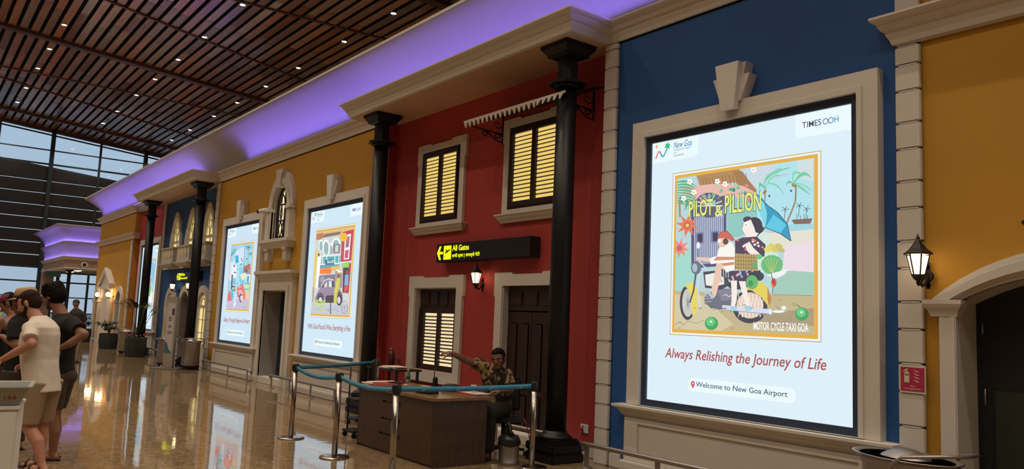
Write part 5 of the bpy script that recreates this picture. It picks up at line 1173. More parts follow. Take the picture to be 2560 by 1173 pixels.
# socket, fire sign, camera
t = thing('power_socket', (-7.44, YR, .34), 0, 'white wall socket plate with red switch right of the black column', 'socket')
MB().box(-.072, .072, -.012, 0, -.055, .055).build('socket_plate', 'white', t, bevel=.004); MB().box(-.055, -.012, -.03, -.01, -.045, .01).build('red_plug', mat('red_plug_plastic', (.35, .02, .02), .4), t, bevel=.006); MB().box(-.05, .0, -.014, -.011, .02, .03).build('switch', 'steel', t)
pk = mat('safety_pink_red', (.45, .02, .085), .6); lum = mat('photoluminescent_cream', (.66, .66, .50), .7)
t = thing('fire_extinguisher_sign', (-3.345, 6.735, 1.19), 0, 'square red fire extinguisher sign on the cream quoin strip', 'sign')
MB().box(0, .215, 0, .008, 0, .225).build('sign_board', lum, t); box('red_field', .009, .206, -.001, .001, .014, .212, pk, t)
plate('extinguisher_symbol', [[(.040, .085), (.082, .085), (.082, .155), (.074, .172), (.064, .176), (.064, .188), (.076, .194), (.062, .20), (.045, .192), (.030, .172), (.036, .170), (.050, .184), (.056, .184), (.056, .176), (.046, .172), (.040, .155)], rect(.045, .077, .143, .155)], -.003, 0, lum, t)
fl = MB()
for i in range(4):
    z = .085+i*.027; P_ = []
    for kk in range(7): u = kk/6; P_.append((.118+.055*u, z+.030*(1-u)**1.5+.012*u, ))
    Q_ = [(x+.004, zz-.010*sin(pi*min(1, .15+q/6))) for q, (x, zz) in enumerate(P_)]
    fl.prism(P_+Q_[::-1], -.003, 0)
fl.build('flame_symbol', lum, t)
text('sign_lettering', 'Fire', .092, .128, .050, .064, -.0012, lum, t); text('sign_lettering', 'extinguisher', .035, .182, .026, .044, -.0012, lum, t)
t = thing('security_camera', (-18.30, Y0, 3.98), 0, 'small white camera with dark lens left of the niche window', 'camera')
MB().box(-.05, .05, -.02, 0, -.05, .05).tube([(0, 0, 0), (-.05, -.15, .02)], .02).build('camera_mount', 'white', t); MB().cyl((.0, -.10, .04), (-.17, -.26, .0), .055, .055).build('camera_body', 'white', t, bevel=.005); MB().cyl((-.17, -.26, 0), (-.205, -.295, -.008), .052, .045).build('lens_hood', 'plastic', t)

# ------------------------------------------------------------------ steel litter bins
def litter(x, y, rz, label, hoop=True):
    t = thing('litter_bin', (x, y, 0), rz, label, 'bin', 'oval brushed steel litter bins')
    MB().lathe([(.215, .10), (.225, .11), (.225, .66), (.24, .70), (.275, .745)], n=32, sq=1.35).build('bin_body', 'steel', t)
    MB().lathe([(.275, .745), (.282, .75), (.275, .757), (.255, .75), (.21, .735), (.15, .733)], n=32, sq=1.35).build('bin_rim', 'steel', t)
    MB().lathe([(.15, .72), (.15, .735), (.12, .765), (.07, .80), (.02, .815)], n=24, sq=1.2).build('dome_lid', 'steel', t)
    MB().lathe([(.19, .05), (.20, .06), (.20, .10)], n=24, sq=1.35).build('plinth', 'matte', t)
    for a in range(4): MB().cyl((.2*cos(a*pi/2+.8)-.015, .15*sin(a*pi/2+.8), .03), (.2*cos(a*pi/2+.8)+.015, .15*sin(a*pi/2+.8), .03), .03).build('caster', 'plastic', t)
    if hoop: MB().tube([(.10, -.27, .62), (.13, -.30, .72), (.20, -.29, .79), (.40, -.16, .83), (.44, 0, .83), (.40, .16, .83), (.20, .29, .79), (.13, .30, .72), (.10, .27, .62)], .013, 8).build('handle_hoop', 'steel', t)
    return t
litter(-3.02, 6.16, -.28, 'oval steel litter bin in the lower right corner below the fire sign').scale = (1.18, 1.05, 1.0)
litter(-22.25, 6.32, -.1, 'oval steel litter bin with handle hoop right of the information totem')
litter(-23.4, 5.98, .1, 'oval steel litter bin half hidden behind the information totem')
litter(-29.25, 6.15, 0, 'farthest oval steel litter bin beside the tall palm planter')

# ------------------------------------------------------------------ information totem
t = thing('information_totem', (-22.35, 5.78, 0), radians(50), 'tall narrow steel information totem with printed panel', 'display stand')
tm = mat('totem_beige_metal', (.36, .31, .25), .45)
MB().box(-.34, .38, -.28, .28, 0, .035).build('base_plate', 'steel', t, bevel=.008)
MB().box(-.13, .13, -.03, .09, .035, 1.91).build('totem_body', tm, t, bevel=.005)
box('printed_panel', -.115, .085, -.034, -.029, .42, 1.74, mat('totem_print', (.52, .48, .48), .5), t)
wv = plate('wave_graphic', [[(-.115, .42), (.085, .42), (.06, .46), (.0, .52), (-.03, .62), (-.07, .70), (-.115, .72)]], -.036, -.033, mat('teal_ink', (.04, .16, .20), .5), t)
plate('tablet_graphic', [rect(.02, .075, 1.42, 1.60)], -.036, -.033, mat('violet_ink', (.05, .025, .06), .5), t)
for i, (a, b_, z) in enumerate(((-.07, .03, 1.36), (-.065, .02, 1.32), (-.06, .02, 1.28), (-.06, .03, 1.14), (-.055, .02, 1.10), (-.07, .05, .98), (-.06, .05, .94))): box('text_line', a, b_, -.036, -.033, z-.008, z+.008, mat('violet_ink', (.05, .025, .06), .5), t)

# ------------------------------------------------------------------ planters
def pot(t, r, h): MB().lathe([(r*.86, 0), (r*.92, .01), (r, h*.5), (r*.98, h-.01), (r*.94, h), (r*.86, h), (r*.84, h-.05)], n=10, smooth=False).build('pot', 'pot', t, bevel=.006); MB().lathe([(r*.85, h-.06), (.01, h-.05)], n=12).build('soil', 'soil', t)
def blade(mb, p, d, L, wd, droop, n=5):
    p = Vector(p); d = Vector(d).normalized(); V = []; F = []; s = d.cross(Vector((0, 0, 1))).normalized()
    if s.length < .1: s = Vector((1, 0, 0))
    for i in range(n+1):
        u = i/n; q = p+d*L*u+Vector((0, 0, -droop*u*u*L)); ww = wd*sin(pi*(.12+.86*u))
        V += [q+s*ww, q-s*ww+Vector((0, 0, .004))]
    mb.add(V, [(2*i, 2*i+2, 2*i+3, 2*i+1) for i in range(n)], True)
t = thing('potted_palm', (-27.72, 6.14, 0), .3, 'tall palm in a faceted charcoal pot, left of the information totem', 'plant')
pot(t, .33, .62)
rnd = random.Random(5)
for i in range(9):
    a = 2*pi*i/9+rnd.uniform(-.2, .2); up = rnd.uniform(.55, .95); L = rnd.uniform(.35, .75)
    b = Vector((.08*cos(a), .08*sin(a), .62)); tip = b+Vector((cos(a)*L*(1.1-up), sin(a)*L*(1.1-up), .35+.75*up))
    MB().tube([b, (b+tip)/2+Vector((0, 0, .04)), tip], [.01, .008, .006], 5).build('stem', 'leaf', t)
    lf = MB()
    for k in range(22):
        th = (k/21-.5)*4.4; dd = Vector((cos(a+th*.55)*.8, sin(a+th*.55)*.8, .35+.55*cos(th))); blade(lf, tip, dd, rnd.uniform(.30, .44), .013, .30)
    lf.build('palm_leaf', 'leaf', t)
for i in range(10):
    a = 2*pi*i/10; lf = MB()
    for k in range(5): blade(lf, (.15*cos(a), .15*sin(a), .60), (cos(a+k*.25-.5), sin(a+k*.25-.5), .6), .22, .02, .8)
    lf.build('low_leaves', 'leaf', t)
for i in range(7):
    a = 2*pi*i/7+.4; MB().ell((.27*cos(a), .27*sin(a), .70+.05*sin(i*2)), (.04, .04, .03), 7, 5).build('flower', 'pink', t)
def bushy(x, y, h, label, dark='leafd', r=.33):
    t = thing('potted_bush', (x, y, 0), 0, label, 'plant', 'charcoal planters with small bushes'); pot(t, r, .56); rr = random.Random(int(-x*10))
    for i in range(9):
        a = rr.uniform(0, 2*pi); L = rr.uniform(.12, .40); z = rr.uniform(.15, h); tip = Vector((L*cos(a), L*sin(a), .55+z))
        MB().tube([(0, 0, .55), (tip.x*.3, tip.y*.3, .55+z*.7), tip], .009, 5).build('stem', 'leafd', t); lf = MB()
        for k in range(30):
            q = tip+Vector((rr.uniform(-.12, .12), rr.uniform(-.12, .12), rr.uniform(-.05, .05))); blade(lf, q, (rr.uniform(-1, 1), rr.uniform(-1, 1), rr.uniform(-.2, .5)), .13, .030, .3, 3)
        lf.build('leaf_cluster', dark, t)
bushy(-32.55, 6.25, .42, 'small dark bush in a charcoal pot before the gabled niche')
bushy(-38.1, 6.30, .55, 'farthest potted bush, half hidden by the black shirted man')

# ------------------------------------------------------------------ tray counter at the lower left
RA = radians(52.6); RC = radians(80)
t = thing('tray_counter', (-7.285, .815, 0), RC, 'white cabinet counter under the grey security tray', 'counter')
MB().box(-1.6, 0, 0, .55, 0, .80).build('cabinet_body', 'white', t, bevel=.006); MB().box(-1.62, .01, -.015, .56, .80, .83).build('counter_top', 'white', t, bevel=.006)
MB().box(-1.58, -.012, -.012, .0, .02, .785).build('front_panel', 'white', t, bevel=.004)
t = thing('security_tray', (-7.285, .80, .832), RC, 'grey plastic security tray marked 1166 at the lower left', 'tray')
tr = MB(); x0, x1, y0, y1 = -.60, .02, .02, .44
def rc(o, z): return [(x0-o, y0-o, z), (x1+o, y0-o, z), (x1+o, y1+o, z), (x0-o, y1+o, z)]
loops = [rc(-.015, 0), rc(.045, .13), rc(.07, .135), rc(.07, .15), rc(.055, .15), rc(.035, .145), rc(-.022, .012)]
V = [p for l in loops for p in l]; tr.add(V, [(k*4+i, k*4+(i+1) % 4, k*4+4+(i+1) % 4, k*4+4+i) for k in range(6) for i in range(4)]+[(3, 2, 1, 0), (24, 25, 26, 27)])
tr.build('tray_shell', mat('tray_grey', (.30, .31, .28), .5), t, bevel=.004)
tx = text('tray_number', '1166', -.125, -.008, .05, .088, 0, mat('red_print', (.25, .05, .04), .6), t); tx.location = (0, .031, 0); tx.rotation_euler = (radians(24.5), 0, 0)
# ------------------------------------------------------------------ people
# local frame of a figure: x = towards the right of the view, y = away, z = up (root turned by RA)
PENDING = []
def caps(mb, p, q, r1, r2, n=14):
    """tapered limb with round ends"""
    p, q = Vector(p), Vector(q); d = (q-p); L = d.length or 1e-6; d /= L; a = d.orthogonal().normalized(); b = d.cross(a); V = []; m = 5
    for i in range(m+1):
        t_ = -pi/2+pi/2*i/m; V.append((p+d*r1*sin(t_), r1*cos(t_)))
    for i in range(m+1):
        t_ = pi/2*i/m; V.append((q+d*r2*sin(t_), r2*cos(t_)))
    P = [c+(a*cos(2*pi*j/n)+b*sin(2*pi*j/n))*max(r, 1e-4) for c, r in V for j in range(n)]; k = len(V)
    mb.add(P, [(i*n+j, i*n+(j+1) % n, (i+1)*n+(j+1) % n, (i+1)*n+j) for i in range(k-1) for j in range(n)]+[tuple(range(n-1, -1, -1)), tuple(range((k-1)*n, k*n))], True)
def chain(mb, pts):
    for (p, r), (q, s) in zip(pts, pts[1:]): caps(mb, p, q, r, s)
def torso(mb, b, t, z0, z1, w, d, yaw=0, neck=.066):
    """clothed trunk from hem to collar: b and t are the centres below and above"""
    R_ = []
    for u, kw, kd in ((0, .98, 1.0), (.2, .93, .97), (.4, .93, .97), (.6, 1.0, 1.0), (.76, 1.07, .98), (.86, 1.08, .88), (.92, .93, .75), (.965, .66, .60), (1.0, 0, 0)):
        r_ = (d*kd, w*kw) if u < 1 else (neck, neck*1.05); R_.append((b[0]+(t[0]-b[0])*u, b[1]+(t[1]-b[1])*u, z0+(z1-z0)*u, r_[0], r_[1], yaw*u))
    mb.loft(R_)
def euler(a, b=0, c=0): return Matrix.Rotation(a, 3, 'Z') @ Matrix.Rotation(b, 3, 'Y') @ Matrix.Rotation(c, 3, 'X')
def blob(name, m, parent, build, voxel=.008, smooth=4, folds=0, fscale=14):
    mb = MB(); build(mb); me = bpy.data.meshes.new(name); me.from_pydata(mb.v, [], mb.f)
    bm = bmesh.new(); bm.from_mesh(me); bmesh.ops.remove_doubles(bm, verts=bm.verts, dist=1e-6); bmesh.ops.recalc_face_normals(bm, faces=bm.faces); bm.to_mesh(me); bm.free()
    me.materials.append(M[m] if isinstance(m, str) else m); o = bpy.data.objects.new(name, me); COL.objects.link(o); o.parent = parent
    r = o.modifiers.new('r', 'REMESH'); r.mode = 'VOXEL'; r.voxel_size = voxel; r.use_smooth_shade = True
    s = o.modifiers.new('s', 'SMOOTH'); s.iterations = smooth; s.factor = .6
    PENDING.append((o, folds, fscale)); return o
def finish_blobs():
    for o, folds, fs in PENDING: o.hide_viewport = True
    for o, folds, fs in PENDING:
        o.hide_viewport = False; dg = bpy.context.evaluated_depsgraph_get()
        me = bpy.data.meshes.new_from_object(o.evaluated_get(dg)); old = o.data; o.modifiers.clear(); me.name = o.name
        if folds:
            n = len(me.vertices); co = [0.0]*(3*n); no = [0.0]*(3*n); me.vertices.foreach_get('co', co); me.vertices.foreach_get('normal', no)
            for i in range(n):
                x, y, z = co[3*i:3*i+3]; f = folds*(noise.noise(Vector((x*fs, y*fs, z*fs*.35)))+.5*noise.noise(Vector((x*fs*.6+z*fs*.9, y*fs, z*fs*.5+7))))
                for k in range(3): co[3*i+k] += no[3*i+k]*f
            me.vertices.foreach_set('co', co); me.update()
        o.data = me
    PENDING.clear()
def head_shape(mb, c, R, neck=None, beard=False, s=1.0):
    """R: rotation whose -x axis is where the face looks"""
    c = Vector(c); T = lambda x, y, z: c+R @ Vector((x*s, y*s, z*s))
    mb.ell(c+R @ Vector((.008*s, 0, .022*s)), (.098*s, .077*s, .100*s), 20, 14, R)       # skull
    mb.ell(T(-.030, 0, -.035), (.062*s, .058*s, .072*s), 18, 12, R)      # face
    mb.ell(T(-.048, 0, -.085), (.036*s, .038*s, .030*s), 14, 10, R)     # chin
    mb.ell(T(-.02, 0, -.065), (.055*s, .056*s, .038*s), 14, 10, R)      # jaw
    mb.ell(T(-.078, 0, .018), (.018*s, .050*s, .013*s), 12, 8, R)       # brow
    caps(mb, T(-.088, 0, .006), T(-.108, 0, -.026), .009*s, .013*s)     # nose
    for y in (-.012, .012): mb.ell(T(-.098, y, -.031), (.011*s, .009*s, .008*s), 8, 6, R)
    for y in (-.042, .042): mb.ell(T(-.062, y, -.018), (.024*s, .018*s, .018*s), 10, 8, R)  # cheeks
    mb.ell(T(-.086, 0, -.054), (.012*s, .024*s, .006*s), 10, 6, R); mb.ell(T(-.084, 0, -.065), (.012*s, .020*s, .007*s), 10, 6, R)   # lips
    for y in (-1, 1):
        mb.ell(T(.012, y*.078, -.012), (.017*s, .008*s, .030*s), 10, 8, R); mb.ell(T(.012, y*.082, .006), (.019*s, .007*s, .014*s), 10, 6, R)
def face_parts(parent, c, R, s=1.0, brow='hair', iris=True):
    c = Vector(c); T = lambda x, y, z: c+R @ Vector((x*s, y*s, z*s))
    e = MB()
    for y in (-.031, .031): e.ell(T(-.0815, y, -.001), (.010*s, .013*s, .0055*s), 12, 8, R)
    e.build('eyes', mat('eye_white', (.34, .30, .27), .3), parent)
    e = MB()
    for y in (-.031, .031): e.ell(T(-.0885, y, -.001), (.004*s, .0062*s, .0052*s), 10, 6, R)
    e.build('pupils', 'matte', parent)
    e = MB()
    for y in (-1, 1): e.tube([T(-.093, y*.014, .018), T(-.094, y*.032, .026), T(-.082, y*.050, .018)], [.004*s, .0045*s, .003*s], 6)
    e.build('eyebrows', brow, parent)
    MB().ell(T(-.0955, 0, -.0595), (.003*s, .019*s, .002*s), 10, 6, R).build('mouth_line', mat('lip_shadow', (.10, .03, .025), .6), parent)
def hair_shape(mb, c, R, s=1.0, vol=.012, back=1.0):
    c = Vector(c); T = lambda x, y, z: c+R @ Vector((x*s, y*s, z*s))
    mb.ell(T(.024, 0, .050), ((.090+vol)*s, (.074+vol)*s, (.076+vol)*s), 22, 14, R)
    mb.ell(T(.045, 0, .005), ((.072+vol)*s, (.074+vol*.7)*s, (.080+vol)*s), 20, 12, R)
    mb.ell(T(-.040, 0, .086), (.048*s, .056*s, (.022+vol)*s), 14, 10, R)
    for y in (-1, 1): mb.ell(T(-.012, y*.068, .015), (.022*s, .012*s, .035*s), 10, 8, R)
def hand(mb, w, d, nrm, curl=.5, s=1.0, side=1, spread=.12):
    """w wrist, d pointing direction of the palm, nrm back-of-hand normal; fingers curl towards -nrm"""
    w = Vector(w); d = Vector(d).normalized(); nrm = Vector(nrm); nrm = (nrm-d*nrm.dot(d)).normalized(); l = d.cross(nrm)*side
    R = Matrix((d, l, nrm)).transposed()
    mb.ell(w+d*.045*s, (.050*s, .038*s, .016*s), 14, 10, R); caps(mb, w-d*.01, w+d*.03*s, .024*s, .028*s)
    for i, (L, off) in enumerate(((.068, -.030), (.078, -.010), (.073, .010), (.058, .029))):
        b = w+d*.082*s+l*off*s; a = curl*(.8+.15*i); p = b; ang = a*.35
        for k, f in enumerate((.45, .30, .25)):
            dd = (d*cos(ang)-nrm*sin(ang)+l*spread*(off/.03)).normalized(); q = p+dd*L*f*s; caps(mb, p, q, (.0095-.001*k)*s, (.0088-.001*k)*s, 8); p = q; ang += a*.9
    b = w+d*.025*s-l*.030*s; p = b; dd = (d*.65-l*.75-nrm*.2).normalized(); q = p+dd*.040*s; caps(mb, p, q, .014*s, .0115*s, 10); p = q
    dd = (d*.85-l*.25-nrm*(.25+.4*curl)).normalized(); q = p+dd*.030*s; caps(mb, p, q, .0112*s, .0095*s, 10); p = q; q = p+(d*.8-nrm*.5*(curl+.3)).normalized()*.022*s; caps(mb, p, q, .0095*s, .008*s, 8)
def foot(mb, a, d, s=1.0):
    a = Vector(a); d = Vector((d[0], d[1], 0)).normalized(); f = Vector((a.x, a.y, 0))
    caps(mb, a, Vector((a.x, a.y, .045))-d*.02, .038*s, .036*s); caps(mb, f-d*.035+Vector((0, 0, .035)), f+d*.09+Vector((0, 0, .035)), .034*s, .038*s); caps(mb, f+d*.09+Vector((0, 0, .032)), f+d*.155+Vector((0, 0, .022)), .040*s, .024*s)
def sole(parent, a, d, name='shoe', m='matte', h=.018):
    f = Vector((a[0], a[1], 0)); d = Vector((d[0], d[1], 0)).normalized(); l = Vector((-d.y, d.x, 0)); P = []
    for i in range(20):
        t_ = 2*pi*i/20; x = cos(t_)*.145+.055; y = sin(t_)*(.042+.010*cos(t_)); q = f+d*x+l*y; P.append((q.x, q.y))
    sh = MB().flat(P, 0, h); 
    if name == 'sandal':
        for x in (.10, .0): c = f+d*x; sh.tube([c+l*.05+Vector((0, 0, .01)), c+l*.04+Vector((0, 0, .062)), c+Vector((0, 0, .078)), c-l*.04+Vector((0, 0, .062)), c-l*.05+Vector((0, 0, .01))], .008, 6)
    return sh.build(name, m, parent)

# man in the white tee, side-on, looking down at the tray
RT = empty('person', (-9.10, 1.205, 0), RA, 'bearded man in white tee and khaki shorts leaning over the tray counter', 'person')
hc = (-.232, .0, 1.618); HR = euler(radians(6), radians(-24))
def bd(mb):
    head_shape(mb, hc, HR, s=1.03)
    chain(mb, [((-.20, .0, 1.56), .060), ((-.125, .0, 1.455), .066)])
    mb.ell((-.08, .0, 1.34), (.11, .14, .10), 18, 12)
    chain(mb, [((-.085, .0, 1.26), .12), ((-.03, .0, .92), .105)])
    chain(mb, [((-.11, -.165, 1.375), .046), ((-.02, -.235, 1.235), .047)]); chain(mb, [((-.02, -.235, 1.235), .046), ((-.16, -.225, 1.155), .041), ((-.305, -.20, 1.075), .028)])
    hand(mb, (-.305, -.20, 1.075), (-.75, .05, -.55), (-.3, -.7, .6), .75, 1.0, 1)
    chain(mb, [((-.09, .15, 1.36), .044), ((-.075, .21, 1.14), .044)]); chain(mb, [((-.075, .21, 1.14), .043), ((-.24, .12, 1.03), .029)])
    hand(mb, (-.24, .11, 1.03), (-.8, -.25, -.45), (-.2, .3, .8), .6, 1.0, -1)
    chain(mb, [((-.03, -.085, .84), .082), ((-.065, -.10, .50), .066), ((-.06, -.10, .44), .062)]); chain(mb, [((-.06, -.10, .44), .058), ((.055, -.10, .30), .060), ((.12, -.10, .08), .036)])
    chain(mb, [((.01, .085, .84), .082), ((-.04, .10, .48), .064)]); chain(mb, [((-.04, .10, .46), .056), ((-.02, .11, .30), .058), ((-.04, .11, .08), .036)])
    foot(mb, (.12, -.10, .08), (-1, .1)); foot(mb, (-.04, .11, .08), (-1, .1))
body = blob('body', 'skinA', RT, bd, .0065, 3)
face_parts(RT, hc, HR, 1.03, 'hairB')
blob('hair', 'hairB', RT, lambda mb: hair_shape(mb, hc, HR, 1.03, .006), .007, 3, .003, 60)
def be(mb):
    c = Vector(hc); T = lambda x, y, z: c+HR @ Vector((x*1.03, y*1.03, z*1.03))
    mb.ell(T(-.052, 0, -.092), (.044, .045, .036), 14, 10, HR)
    for y in (-1, 1): caps(mb, T(-.035, y*.052, -.075), T(.0, y*.070, -.02), .020, .010); mb.ell(T(-.06, y*.032, -.070), (.026, .016, .024), 10, 8, HR)
    mb.ell(T(-.092, 0, -.045), (.010, .028, .006), 10, 6, HR)
blob('beard', 'hairB', RT, be, .006, 2, .002, 80)
def sh(mb):
    mb.loft([(-.012, 0, .77, .166, .182, 0), (-.03, 0, .88, .164, .178, 0), (-.068, 0, 1.08, .166, .166, 0), (-.086, 0, 1.22, .180, .170, 0), (-.080, 0, 1.32, .172, .182, 0), (-.074, 0, 1.39, .145, .182, .1), (-.085, 0, 1.44, .112, .150, .1), (-.105, 0, 1.48, .085, .10, 0), (-.118, 0, 1.505, .068, .070, 0)])
    mb.cyl((-.11, -.14, 1.40), (-.045, -.228, 1.285), .064, .072, 20); mb.cyl((-.09, .13, 1.39), (-.09, .205, 1.24), .068, .074, 20)
    mb.ell((-.105, -.150, 1.375), (.070, .070, .068), 14, 10); mb.ell((-.09, .14, 1.38), (.072, .07, .068), 14, 10)
blob('tee_shirt', 'teew', RT, sh, .007, 4, .008, 11)
def sho(mb):
    mb.ell((-.01, .0, .86), (.136, .155, .11), 20, 12); mb.cyl((-.015, -.085, .86), (-.055, -.10, .46), .118, .096, 24); mb.cyl((.02, .085, .88), (-.025, .10, .46), .115, .095, 24)
blob('shorts', 'khaki', RT, sho, .008, 2, .006, 10)
sole(RT, (.12, -.10), (-1, .1), 'sandal', 'dwood'); sole(RT, (-.04, .11), (-1, .1), 'sandal', 'dwood')

# man in the black tee behind him
RT = empty('person', (-9.58, 1.545, 0), RA, 'tall dark haired man in black tee with hand on hip holding a card', 'person')
hc = (-.315, .0, 1.700); HR = euler(radians(-8), radians(-22))
def bd(mb):
    head_shape(mb, hc, HR, s=1.08)
    chain(mb, [((-.27, .0, 1.63), .062), ((-.19, .0, 1.49), .070)])
    mb.ell((-.15, .0, 1.35), (.12, .15, .10), 18, 12); chain(mb, [((-.175, .0, 1.26), .115), ((-.15, .0, .94), .10)])
    chain(mb, [((-.03, -.14, 1.40), .046), ((.165, -.20, 1.325), .047)]); chain(mb, [((.165, -.20, 1.325), .046), ((.04, -.23, 1.22), .040), ((-.055, -.21, 1.175), .028)])
    hand(mb, (-.055, -.21, 1.175), (-.85, .3, -.35), (.1, -.8, .3), .8, 1.0, 1)
    chain(mb, [((-.20, .165, 1.37), .044), ((-.26, .22, 1.15), .044), ((-.42, .16, 1.08), .028)]); hand(mb, (-.42, .16, 1.08), (-1, -.2, 0), (0, .2, 1), .5, 1.0, -1)
    chain(mb, [((-.135, -.08, .85), .080), ((-.15, -.09, .48), .062)]); chain(mb, [((-.15, -.09, .48), .056), ((-.10, -.09, .30), .056), ((-.10, -.08, .08), .036)])
    chain(mb, [((-.14, .08, .85), .080), ((-.22, .10, .48), .062)]); chain(mb, [((-.22, .10, .48), .056), ((-.19, .10, .30), .056), ((-.20, .10, .08), .036)])
    foot(mb, (-.10, -.08, .08), (-1, 0)); foot(mb, (-.20, .10, .08), (-1, 0))
blob('body', 'skinB', RT, bd, .0075, 3); face_parts(RT, hc, HR, 1.08)
def ha(mb):
    hair_shape(mb, hc, HR, 1.08, .022)
    c = Vector(hc)
    for i in range(16): a = i*2.4; mb.ell(c+HR @ Vector((.03+.085*cos(a)*.9, .075*sin(a), .065+.05*cos(i*1.7))), (.036, .036, .034), 10, 8)
blob('hair', 'hair', RT, ha, .007, 1, .008, 45)
blob('stubble', mat('stubble_shadow', (.06, .028, .018), .7), RT, lambda mb: [mb.ell(Vector(hc)+HR @ Vector((-.054, 0, -.098)), (.044, .044, .034), 14, 10, HR), caps(mb, Vector(hc)+HR @ Vector((-.04, -.055, -.082)), Vector(hc)+HR @ Vector((.0, -.072, -.03)), .019, .009), caps(mb, Vector(hc)+HR @ Vector((-.04, .055, -.082)), Vector(hc)+HR @ Vector((.0, .072, -.03)), .019, .009)], .007, 2)
def sh(mb):
    mb.loft([(-.14, 0, .84, .150, .168, 0), (-.18, 0, 1.0, .148, .166, 0), (-.19, 0, 1.15, .155, .172, 0), (-.175, 0, 1.28, .168, .185, 0), (-.15, 0, 1.37, .170, .200, 0), (-.14, 0, 1.43, .140, .185, 0), (-.155, 0, 1.475, .105, .13, 0), (-.18, 0, 1.51, .078, .085, 0), (-.195, 0, 1.53, .070, .072, 0)])
    mb.cyl((-.03, -.12, 1.43), (.10, -.185, 1.365), .090, .082, 20); mb.ell((-.02, -.13, 1.42), (.085, .085, .08), 14, 10); mb.cyl((-.19, .14, 1.40), (-.24, .20, 1.24), .078, .078, 20); mb.ell((-.19, .15, 1.385), (.076, .074, .07), 14, 10)
blob('tee_shirt', 'teeb', RT, sh, .009, 4, .006, 11)
def sho(mb): mb.ell((-.13, .0, .86), (.145, .16, .12), 20, 12); mb.cyl((-.13, -.085, .88), (-.145, -.09, .53), .115, .092, 24); mb.cyl((-.14, .085, .88), (-.21, .10, .53), .112, .092, 24)
blob('shorts', 'shortb', RT, sho, .009, 2, .005, 10)
sole(RT, (-.10, -.08), (-1, 0)); sole(RT, (-.20, .10), (-1, 0))
o = MB().box(-.055, .055, -.002, .002, -.115, 0).build('boarding_card', mat('card_print', (.55, .42, .40), .6)); o.location = Vector((-9.58, 1.545, 0))+Matrix.Rotation(RA, 3, 'Z') @ Vector((-.095, -.235, 1.145)); o.rotation_euler = (radians(10), radians(10), RA)
tag(o, 'pinkish white boarding card held by the man in black', 'card')

# person in the straw hat, behind
RT = empty('person', (-10.33, 1.125, 0), RA, 'person in tan straw hat and black top reaching towards the trays', 'person')
hc = (-.055, .0, 1.60); HR = euler(radians(30), radians(-18))
def bd(mb):
    head_shape(mb, hc, HR); chain(mb, [((-.03, 0, 1.52), .055), ((.0, 0, 1.44), .06)]); mb.ell((.0, .0, 1.33), (.11, .14, .10), 16, 10); chain(mb, [((.0, 0, 1.27), .11), ((-.01, 0, .9), .105)])
    chain(mb, [((-.01, -.155, 1.355), .043), ((.06, -.22, 1.16), .043), ((-.04, -.20, 1.21), .036), ((-.13, -.16, 1.25), .026)]); hand(mb, (-.13, -.16, 1.25), (-1, 0, -.05), (0, -.2, 1), .5, .95, 1)
    chain(mb, [((-.01, .155, 1.355), .043), ((.02, .22, 1.14), .043), ((-.18, .16, 1.20), .026)]); hand(mb, (-.18, .16, 1.20), (-1, 0, 0), (0, .2, 1), .5, .95, -1)
    for y in (-.09, .09): chain(mb, [((-.02, y*.8, .84), .078), ((-.03, y, .48), .06), ((.0, y, .08), .04)]); foot(mb, (.0, y, .08), (-1, 0))
blob('body', 'skinB', RT, bd, .009, 3); face_parts(RT, hc, HR)
blob('black_top', 'teeb', RT, lambda mb: [torso(mb, (-.01, 0), (-.01, 0), .84, 1.50, .175, .15), mb.cyl((-.01, -.15, 1.38), (.03, -.21, 1.22), .078, .072, 16), mb.cyl((-.01, .15, 1.38), (.01, .21, 1.22), .078, .072, 16), mb.ell((-.01, -.15, 1.37), (.078, .078, .072), 12, 8), mb.ell((-.01, .15, 1.37), (.078, .078, .072), 12, 8)], .01, 4, .006, 11)
blob('trousers', 'shortb', RT, lambda mb: [mb.ell((-.01, 0, .85), (.145, .16, .13), 18, 12)]+[mb.cyl((-.02, y, .88), (-.03, y, .50), .11, .085, 20).cyl((-.03, y, .52), (.0, y, .09), .086, .07, 20) for y in (-.09, .09)], .011, 3, .005, 10)
blob('hair', 'hair', RT, lambda mb: hair_shape(mb, hc, HR, 1.0, .01), .009, 2, .004, 50)
sole(RT, (0, -.09), (-1, 0)); sole(RT, (0, .09), (-1, 0))
HM = Matrix.Translation(Vector((-.02, 0, 1.705))) @ euler(radians(30), radians(-10)).to_4x4()
ht = empty('straw_hat'); ht.parent = RT; ht.matrix_local = HM
MB().lathe([(.098, -.03), (.104, .0), (.092, .055), (.076, .085), (.045, .093), (.005, .078)], n=24, sq=1.16).build('hat_crown', 'straw', ht); MB().lathe([(.10, -.022), (.185, -.034), (.190, -.028), (.10, -.012)], n=28, sq=1.12).build('hat_brim', 'straw', ht); MB().lathe([(.1065, -.018), (.1075, .012)], n=24, sq=1.18).build('hat_band', 'dwood', ht)

